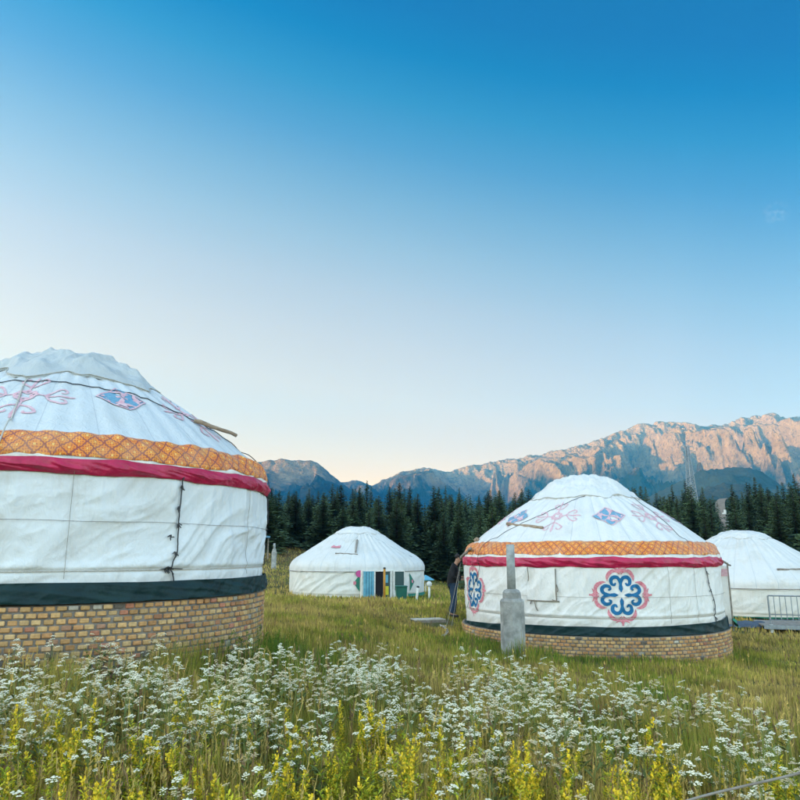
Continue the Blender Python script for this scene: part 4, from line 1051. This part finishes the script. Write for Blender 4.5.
def far_wood():
    # the wood behind the trees one can tell apart: one mass
    g = np.random.default_rng(9); V0, F0, C0 = [], [], []
    r_ = random.Random(91)
    for v in range(4):
        V = []; F = []; C = []
        for i in range(30):
            t = i/29; R_ = .17*(1-t)**.85+.012
            for k in range(7):
                a = r_.uniform(0, 6.28); l = R_*r_.uniform(.6, 1.15); z = .05+.94*t; w_ = .35; c = r_.uniform(.5, 1.2); b = len(V)
                V += [(0, 0, z+.015), (l*math.cos(a-w_), l*math.sin(a-w_), z-l*.35), (l*1.1*math.cos(a), l*1.1*math.sin(a), z-l*.28), (l*math.cos(a+w_), l*math.sin(a+w_), z-l*.38)]
                C += [(.055*c, .088*c, .038*c)]*4; F += [(b, b+1, b+2), (b, b+2, b+3)]
        V0.append(np.array(V)); F0.append(np.array(F)); C0.append(np.array(C))
    VV = []; FF = []; CC = []; nb = 0
    for i in range(620):
        D = r_.uniform(128, 235); az = r_.uniform(-22, 35); x, y = D*math.sin(D2(az)), D*math.cos(D2(az)); z = hz(x, y)
        if abs(az-24.6) < .35: continue
        e = 4.0+.6*float(pn(np.array([az*.5]), np.array([4.5]), 8)[0])+r_.uniform(-.8, .4); H = max(7, min(24, D*math.tan(D2(e))+CZ-z)); j = r_.randrange(4)
        a = r_.uniform(0, 6.28); R_ = np.array([[math.cos(a), -math.sin(a), 0], [math.sin(a), math.cos(a), 0], [0, 0, 1]])
        W_ = V0[j] @ R_.T*np.array([H, H, H])+np.array([x, y, z-.3]); VV.append(W_); FF.append(F0[j]+nb); CC.append(C0[j]); nb += len(W_)
    o = new_mesh('spruce_forest', np.vstack(VV), np.vstack(FF), M['needles'], col=np.vstack(CC), smooth=False)
    tag(o, 'dark mass of spruce forest behind the rows of separate trees', 'forest', kind='stuff')
far_wood()

# ------------------------------------------------------------------ meadow
YC = [(lroot.location.x, lroot.location.y, RL+.06), (mroot.location.x, mroot.location.y, RM+.06), (wroot.location.x, wroot.location.y, RW+.05),
      (rroot.location.x, rroot.location.y, RR+.05), (fr.location.x, fr.location.y, 3.5), (2.31, 15.0, .27), (.9, 19.6, .6)]
def clear(x, y, m=0):
    k = np.ones(len(x), bool)
    for a, b, r in YC: k &= (x-a)**2+(y-b)**2 > (r+m)**2
    return k
def scatter(n, r0, r1, a0=-37, a1=37, p=1.0):
    """p=1: even over the area; lower: denser near the camera"""
    u = rng.random(n); r = (r0**(2*p)+(r1**(2*p)-r0**(2*p))*u)**(1/(2*p)); a = np.radians(rng.uniform(a0, a1, n))
    x = r*np.sin(a); y = r*np.cos(a); k = clear(x, y); return x[k], y[k]
TAN = np.array((.56, .40, .12)); OLV = np.array((.38, .34, .048)); GRN = np.array((.12, .205, .024)); DRK = np.array((.035, .06, .018)); RED = np.array((.22, .13, .07)); YGR = np.array((.20, .21, .035))
def greenness(x, y):
    g = .34+fbm(x/2.3, y/2.3, 3, 77)*.5+fbm(x/9, y/9, 2, 78)*.35
    for a, b, r in YC[:2]:                                  # lush where the walls drip
        d = np.hypot(x-a, y-b)-r; g = g+.55*np.exp(-np.clip(d, 0, 9)/.55)
    g = g+.65*np.exp(-(((x+1.3)/.9)**2+((y-9.6)/1.6)**2))
    g = g-.25*sstep(20, 40, np.hypot(x, y))*(x < 0)-.3*sstep(9, 14, y)*(x > 6)
    return np.clip(g, 0, 1)
def grass(name, n, r0, r1, h0, h1, w0, w1, p, lean=.35, bias=0, mat='grass', cap=None):
    wa = 56 if r1 < 10 else 44
    x, y = scatter(int(n*wa/37), r0, r1, -wa, wa, p=p); n = len(x); z = hgt(x, y)
    g = np.clip(greenness(x, y)+rng.normal(0, .22, n)+bias, 0, 1)
    lush = np.clip(fbm(x/.7, y/.7, 3, 31)*.75+.9, .3, 1.9)
    lush = lush*(1+.8*np.exp(-(((x+1.5)/.6)**2+((y-9.6)/1.2)**2)))
    lush = lush*(1+2.4*np.exp(-((x-2.31)**2+(y-14.7)**2)/.14))
    for a, b, r in YC[:2]:
        d = np.hypot(x-a, y-b)-r; lush = lush*(1+.35*np.exp(-np.clip(d, 0, 9)/.5))
    h = rng.uniform(h0, h1, n)*lush
    yl = np.exp(-((x-lroot.location.x)**2+(y-lroot.location.y)**2)/16)
    h = h*(1-.25*sstep(4, 12, np.hypot(x, y))*(1-yl))
    wd = rng.uniform(w0, w1, n)
    az = rng.uniform(0, 2*PI, n); ln = rng.uniform(.05, 1, n)**1.3*lean*h; la = rng.uniform(0, 2*PI, n)
    lx, ly = np.cos(la)*ln, np.sin(la)*ln; dx, dy = np.cos(az)*wd/2, np.sin(az)*wd/2
    V = np.empty((n, 5, 3), np.float32)
    V[:, 0] = np.stack([x-dx, y-dy, z-.02], 1); V[:, 1] = np.stack([x+dx, y+dy, z-.02], 1)
    V[:, 2] = np.stack([x-dx*.8+lx*.3, y-dy*.8+ly*.3, z+h*.55], 1); V[:, 3] = np.stack([x+dx*.8+lx*.3, y+dy*.8+ly*.3, z+h*.55], 1)
    V[:, 4] = np.stack([x+lx, y+ly, z+h], 1)
    c = np.where(g[:, None] < .5, TAN+(OLV-TAN)*(g[:, None]*2), OLV+(GRN-OLV)*(g[:, None]*2-1))
    rd = rng.random(n) < .08; c[rd] = RED*1.2
    br = ((x < -4) & (y > 46) & (rng.random(n) < .55)); c[br] = RED*1.1; c = c*rng.uniform(.65, 1.3, n)[:, None]*np.clip(1+fbm(x/.9, y/.9, 3, 61)*.4, .6, 1.4)[:, None]
    b = np.arange(n)[:, None]*5
    F = np.concatenate([b+np.array([0, 1, 3]), b+np.array([0, 3, 2]), b+np.array([2, 3, 4])], 1).reshape(-1, 3)
    o = new_mesh(name, V.reshape(-1, 3), F, M[mat], col=np.repeat(c, 5, 0), smooth=False); tag(o, kind='stuff'); return o
tag(grass('grass', 170000, 1.6, 9, .16, .42, .004, .010, .55), 'green and straw coloured meadow grass around the flowers', 'grass')
tag(grass('grass', 210000, 8, 24, .07, .20, .007, .018, .6), 'shorter olive meadow grass around the yurts', 'grass')
tag(grass('grass', 150000, 22, 75, .08, .24, .02, .05, .55), 'low dry grass of the far meadow up to the forest', 'grass')

# tall straw stalks with seed heads
def stalks(n, r0, r1, p, h0, h1, name, label):
    x, y = scatter(n, r0, r1, p=p); k = fbm(x/1.6, y/1.6, 3, 55)+rng.normal(0, .35, len(x)) > .1; x, y = x[k], y[k]; n = len(x); z = hgt(x, y)
    V = []; F = []; C = []; nn = 0
    for i in range(n):
        h = random.uniform(h0, h1); a = random.uniform(0, 6.28); ln = random.uniform(0, .22)*h; lx, ly = math.cos(a)*ln, math.sin(a)*ln
        w_ = .0012*(1+math.hypot(x[i], y[i])*.12); col = TAN*random.uniform(.8, 1.35) if random.random() < .7 else RED*random.uniform(.9, 1.5)
        P = [(x[i]+lx*t*t, y[i]+ly*t*t, z[i]+h*t) for t in (0, .5, 1)]
        b = len(V)
        for q in P: V += [(q[0]-w_, q[1], q[2]), (q[0]+w_, q[1], q[2])]; C += [col, col]
        F += [(b, b+1, b+3), (b, b+3, b+2), (b+2, b+3, b+5), (b+2, b+5, b+4)]
        m = 12; col = col*1.1
        for j in range(m):
            t = .76+.24*j/m; q = (x[i]+lx*t*t, y[i]+ly*t*t, z[i]+h*t); s_ = random.uniform(.006, .013)*(1.25-j/m)*(1+math.hypot(x[i], y[i])*.05); aa_ = random.uniform(0, 6.28)
            b = len(V); V += [q, (q[0]+math.cos(aa_)*s_, q[1]+math.sin(aa_)*s_, q[2]+s_*.5), (q[0]+math.cos(aa_+.8)*s_*1.3, q[1]+math.sin(aa_+.8)*s_*1.3, q[2]+s_*1.8)]; C += [col]*3; F.append((b, b+1, b+2))
    o = new_mesh(name, np.array(V), np.array(F), M['grass'], col=np.array(C), smooth=False); tag(o, label, 'grass', kind='stuff')
stalks(4600, 2.0, 9, .6, .30, .56, 'seeding_grass', 'straw-brown seeding grass stalks standing among the flowers')
stalks(2600, 2.4, 5.2, .8, .30, .50, 'brown_grass', 'fuzzy golden-brown dry grass in clumps at the front of the meadow')
stalks(1300, 8.5, 22, .7, .18, .34, 'seeding_grass', 'straw-brown seeding grass stalks near the brick bases')

# ---- yarrow
def yarrow_arrays(seed, h, heads, lod):
    r_ = random.Random(seed); SV = []; SF = []; SC = []; HV = []; HF = []; HC = []
    lean = (r_.uniform(-.06, .06), r_.uniform(-.06, .06))
    def strip(P, w_, col):
        b = len(SV)
        for q in P: SV.extend([(q[0]-w_, q[1]-w_*.4, q[2]), (q[0]+w_, q[1]+w_*.4, q[2])]); SC.extend([col, col])
        for i in range(len(P)-1): SF.extend([(b+2*i, b+2*i+1, b+2*i+3), (b+2*i, b+2*i+3, b+2*i+2)])
    gc_ = np.array((.20, .24, .07)); top = (lean[0], lean[1], h)
    strip([(0, 0, -.02), (lean[0]*.4, lean[1]*.4, h*.5), (lean[0]*.85, lean[1]*.85, h*.86)], .0028, gc_)
    for i in range(9 if lod else 4):       # feathery leaves
        t = r_.uniform(.1, .8); a = r_.uniform(0, 6.28); l = r_.uniform(.05, .10)
        p = (lean[0]*t, lean[1]*t, h*t); q = (p[0]+math.cos(a)*l, p[1]+math.sin(a)*l, p[2]+l*.5); n_ = (-math.sin(a)*.010, math.cos(a)*.010)
        b = len(SV); SV.extend([p, ((p[0]+q[0])/2+n_[0], (p[1]+q[1])/2+n_[1], (p[2]+q[2])/2+.01), q, ((p[0]+q[0])/2-n_[0], (p[1]+q[1])/2-n_[1], (p[2]+q[2])/2+.01)]); SC.extend([gc_*.85]*4); SF.extend([(b, b+1, b+2), (b, b+2, b+3)])
    for k in range(heads):
        a = r_.uniform(0, 6.28); d = 0 if k == 0 else r_.uniform(.035, .085); cx, cy = lean[0]*.95+math.cos(a)*d, lean[1]*.95+math.sin(a)*d; cz = h-(0 if k == 0 else r_.uniform(.01, .10))
        R_ = r_.uniform(.014, .027); tlx, tly = r_.gauss(0, .22), r_.gauss(0, .22); strip([(lean[0]*.8, lean[1]*.8, h*.80), (cx, cy, cz-.012)], .0018, gc_)
        nf = 15 if lod else 8
        for j in range(nf):
            rr_ = R_*math.sqrt((j+.5)/nf); aj = j*2.4+r_.uniform(-.2, .2); fx, fy = cx+rr_*math.cos(aj), cy+rr_*math.sin(aj); fz = cz-.3*rr_+(fx-cx)*tlx+(fy-cy)*tly+r_.uniform(-.006, .006)
            fr_ = R_*r_.uniform(.24, .34)*(1 if lod else 1.4); b = len(HV); cc_ = r_.uniform(.8, 1.05); nv = 6 if lod else 4
            HV.append((fx, fy, fz+fr_*.45)); HC.append((cc_, cc_, cc_))
            for m_ in range(nv):
                am = m_*2*PI/nv+aj; HV.append((fx+fr_*math.cos(am), fy+fr_*math.sin(am), fz-fr_*.15)); HC.append((cc_*.93, cc_*.93, cc_*.93))
            for m_ in range(nv): HF.append((b, b+1+m_, b+1+(m_+1) % nv))
            if lod: strip([(cx, cy, cz-.035), (fx, fy, fz-fr_*.2)], .0008, gc_)
    return [np.array(q, dtype=float) for q in (SV, SF, SC, HV, HF, HC)]
FRESH = np.array((.95, .87, .62)); OLD = np.array((.72, .56, .31))
def yarrow():
    # candidates with a patchy density; the 300 nearest stand as plants of their own, the rest are one drift
    x, y = scatter(11500, 2.7, 12.5, -36, 36, .8); r = np.hypot(x, y)
    az = np.degrees(np.arctan2(x, y))
    d = .46+fbm(x/.8, y/.8, 3, 200)*1.0
    lim = 7.7+.0*x; lim = np.where(az > -6, 8.3, lim)
    d = d*(1-sstep(lim-1.5, lim+1.5, r))
    d = d*(.20+.80*sstep(4.0, 5.5, r))
    d = d*np.where(az > 14, .55, 1.0)*(1+.7*np.exp(-((az+22)/9)**2-((r-5.8)/1.6)**2))
    k = rng.random(len(x)) < np.clip(d, 0, 1)*.88; x, y, r = x[k], y[k], r[k]; z = hgt(x, y)
    idx = np.argsort(r); x, y, z, r = x[idx], y[idx], z[idx], r[idx]
    print('yarrow', len(x))
    protos = []
    for i in range(7):
        SV, SF, SC, HV, HF, HC = yarrow_arrays(300+i, random.Random(i).uniform(.44, .62), 2+i % 4, True)
        old = i >= 5
        root = empty('yarrow_plant', (0, 0, 0)); tag(root, 'x', 'wildflower', 'yarrow plants nearest the camera')
        new_mesh('stem', SV, SF.astype(int), M['leaf'], root, col=SC, smooth=False)
        nh = 2+i % 4; vn, fn = len(HV)//nh, len(HF)//nh
        for k in range(nh):
            new_mesh('flower_head', HV[k*vn:(k+1)*vn], HF[k*fn:(k+1)*fn].astype(int)-k*vn, M['petal'], root, col=HC[k*vn:(k+1)*vn]*(OLD if old else FRESH), smooth=False)
        root['label'] = 'faded cream-brown yarrow plant in the foreground meadow' if old else 'fresh white yarrow plant in the foreground meadow'
        protos.append(reg(root))
    used = set()
    for i in range(min(300, len(x))):
        pi = random.choice([0, 1, 2, 3, 4, 5, 6]) if i > 6 else i
        o = protos[pi] if pi not in used else copy_tree(protos[pi]); used.add(pi)
        o.location = (x[i], y[i], z[i]); s_ = random.uniform(.78, 1.12); o.scale = (s_, s_, s_); o.rotation_euler = (random.uniform(-.1, .1), random.uniform(-.1, .1), random.uniform(0, 6.28))
    low = [yarrow_arrays(400+i, random.Random(i+50).uniform(.42, .60), 2+i % 4, False) for i in range(8)]
    A = [[], [], [], []]; nb = 0; VV = []; FF = []; CC = []
    for i in range(300, len(x)):
        SV, SF, SC, HV, HF, HC = low[random.randrange(8)]; a = random.uniform(0, 6.28); s_ = random.uniform(.75, 1.12)
        R_ = np.array([[math.cos(a), -math.sin(a), 0], [math.sin(a), math.cos(a), 0], [0, 0, 1]])*s_; off = np.array((x[i], y[i], z[i]))
        Vv = np.vstack([SV, HV]) @ R_.T+off; fc = OLD*random.uniform(.8, 1.1) if random.random() < .34 else FRESH*random.uniform(.85, 1.0)
        VV.append(Vv); FF.append(SF+nb); FF.append(HF+nb+len(SV)); CC.append(np.vstack([SC, HC*fc])); nb += len(Vv)
    if VV:
        o = new_mesh('yarrow_drift', np.vstack(VV), np.vstack(FF).astype(int), M['petal'], col=np.vstack(CC), smooth=False)
        tag(o, 'drift of white yarrow farther back towards the brick bases', 'wildflowers', kind='stuff')
yarrow()
# ---- yellow spires and leafy herbs at the very front
def spire(seed, h, yellow, name, label, cat='wildflower'):
    r_ = random.Random(seed); SV = []; SF = []; SC = []; SPK = []
    for st in range(r_.choice([2, 3, 4])):
        lx, ly = r_.uniform(-.10, .10), r_.uniform(-.10, .10); hh_ = h*r_.uniform(.72, 1.0); bx_, by_ = r_.uniform(-.03, .03), r_.uniform(-.03, .03)
        P = lambda t: (bx_+lx*t*t, by_+ly*t*t, hh_*t)
        b = len(SV)
        for t in (0, .33, .66, 1.0):
            q = P(t); SV += [(q[0]-.003*(1.2-t), q[1], q[2]), (q[0]+.003*(1.2-t), q[1], q[2])]; SC += [(.16, .17, .04)]*2
        for i in range(3): SF += [(b+2*i, b+2*i+1, b+2*i+3), (b+2*i, b+2*i+3, b+2*i+2)]
        for i in range(85):
            t = r_.uniform(.08, .95 if yellow else 1.0); a = r_.uniform(0, 6.28); l = r_.uniform(.028, .062)*(1.25-.75*t); q = P(t)
            e = (q[0]+math.cos(a)*l, q[1]+math.sin(a)*l, q[2]+l*r_.uniform(.1, 1.0)); n_ = (-math.sin(a)*l*.2, math.cos(a)*l*.2); c = r_.uniform(.65, 1.3)
            m_ = ((q[0]+e[0])/2, (q[1]+e[1])/2, (q[2]+e[2])/2+.004); b = len(SV)
            SV += [q, (m_[0]+n_[0], m_[1]+n_[1], m_[2]), e, (m_[0]-n_[0], m_[1]-n_[1], m_[2])]; cg = (.34*c, .40*c, .03*c) if r_.random() < .45 else (.66*c, .58*c, .04*c); SC += [cg]*4; SF += [(b, b+1, b+2), (b, b+2, b+3)]
        if yellow:
            HV = []; HF = []; HC = []; SPK.append((HV, HF, HC))
            for i in range(60):
                t = .48+.52*r_.random(); a = r_.uniform(0, 6.28); l = r_.uniform(.004, .030)*(1.35-t); q = P(t); c = r_.uniform(.75, 1.15); s_ = r_.uniform(.004, .0085)
                cx, cy, cz_ = q[0]+math.cos(a)*l, q[1]+math.sin(a)*l, q[2]+r_.uniform(-.01, .01); b = len(HV)
                HV.append((cx+math.cos(a)*s_*.6, cy+math.sin(a)*s_*.6, cz_+s_*.5)); HC.append((.84*c, .62*c, .04))
                for m_ in range(5):
                    am = m_*2*PI/5; HV.append((cx-math.sin(a)*math.cos(am)*s_, cy+math.cos(a)*math.cos(am)*s_, cz_+math.sin(am)*s_)); HC.append((.78*c, .54*c, .03))
                for m_ in range(5): HF.append((b, b+1+m_, b+1+(m_+1) % 5))
    root = empty(name, (0, 0, 0)); tag(root, label, cat, 'yellow-flowered spires along the front of the meadow' if yellow else 'leafy green herbs along the front of the meadow')
    new_mesh('foliage', np.array(SV), np.array(SF), M['leaf'], root, col=np.array(SC), smooth=False)
    if yellow:
        for hv, hf, hc in SPK: new_mesh('flower_spike', np.array(hv), np.array(hf), M['petal'], root, col=np.array(hc), smooth=False)
    return reg(root)
def fronts():
    ys = [spire(500+i, h, True, 'yellow_spire_plant', 'yellow-flowered leafy spire in the front of the meadow') for i, h in enumerate((.54, .62, .50, .66, .58))]
    gs = [spire(600+i, h, False, 'leafy_herb', 'leafy yellow-green herb in the front of the meadow', 'herb') for i, h in enumerate((.50, .58, .52, .46))]
    r_ = random.Random(77); used = set()
    def place(plist, n, r0, r1, thr, seed, p=1.4):
        k = 0; tr = 0
        while k < n and tr < 9000:
            tr += 1; r = r0+(r1-r0)*r_.random()**p; a = D2(r_.uniform(-35, 35)); x, y = r*math.sin(a), r*math.cos(a)
            if float(pn(np.array([x/.55]), np.array([y/.55]), seed)[0])+r_.uniform(-.3, .3) < thr: continue
            o = r_.choice(plist)
            if id(o) in used: o = copy_tree(o)
            else: used.add(id(o))
            o.location = (x, y, hz(x, y)); s_ = r_.uniform(.75, 1.15); o.scale = (s_, s_, s_); o.rotation_euler = (r_.uniform(-.1, .1), r_.uniform(-.1, .1), r_.uniform(0, 6.28)); k += 1
    place(ys, 230, 2.5, 5.4, -.1, 900, 1.1); place(gs, 300, 2.4, 5.0, -.25, 901, 1.2)
fronts()
def wall_herbs():
    p = spire(650, .62, False, 'leafy_herb', 'tall dark leafy herb growing against the brick base of the large left yurt', 'herb')
    for ch in KIDS[p.name]:
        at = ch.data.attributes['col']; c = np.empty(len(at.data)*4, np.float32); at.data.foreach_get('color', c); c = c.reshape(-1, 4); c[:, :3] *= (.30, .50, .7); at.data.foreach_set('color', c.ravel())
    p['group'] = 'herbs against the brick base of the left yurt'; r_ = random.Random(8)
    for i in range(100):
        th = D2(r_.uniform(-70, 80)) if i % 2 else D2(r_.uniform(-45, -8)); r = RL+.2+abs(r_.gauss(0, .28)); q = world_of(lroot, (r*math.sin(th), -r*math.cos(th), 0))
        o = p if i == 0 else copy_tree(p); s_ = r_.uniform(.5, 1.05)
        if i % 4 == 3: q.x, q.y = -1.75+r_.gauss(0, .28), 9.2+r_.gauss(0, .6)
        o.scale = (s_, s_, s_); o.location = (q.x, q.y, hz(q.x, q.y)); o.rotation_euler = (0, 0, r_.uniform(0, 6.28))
wall_herbs()
# rope strung low across the lower right corner, from a stake outside the frame
def front_rope():
    st = Vector((3.2, 3.1, 0)); st.z = hz(st.x, st.y)
    mb = MB(); mb.tube([(0, 0, -.2), (0, 0, .35), (0, 0, .72)], [.03, .028, .026], 8); o = mb.build('wooden_stake', M['wood'], None, True); o.location = st; tag(o, 'wooden stake holding the low rope at the right edge of the meadow', 'stake')
    a, b, c = px_ray(800, 773); s1 = 2.75/math.hypot(a, b); p1 = Vector((a*s1, b*s1, c*s1+CZ)); a, b, c = px_ray(700, 797); s2 = 2.55/math.hypot(a, b); p2 = Vector((a*s2, b*s2, c*s2+CZ))
    P = [p2+(p2-p1)*1.2+Vector((0, 0, -.10)), p2+(p2-p1)*.5+Vector((0, 0, -.02)), p2, p1, p1+(p1-p2)*.8+Vector((0, 0, .01)), Vector((st.x, st.y, p1.z+.12))]
    Q = catmull([tuple(p-p2) for p in P], 10); mb = MB(); mb.tube([tuple(q) for q in Q], .0042, 6); o = mb.build('rope', M['graywood'], None, True); o.location = p2
    tag(o, 'dark rope strung low across the flowers in the bottom right corner', 'rope')
front_rope()
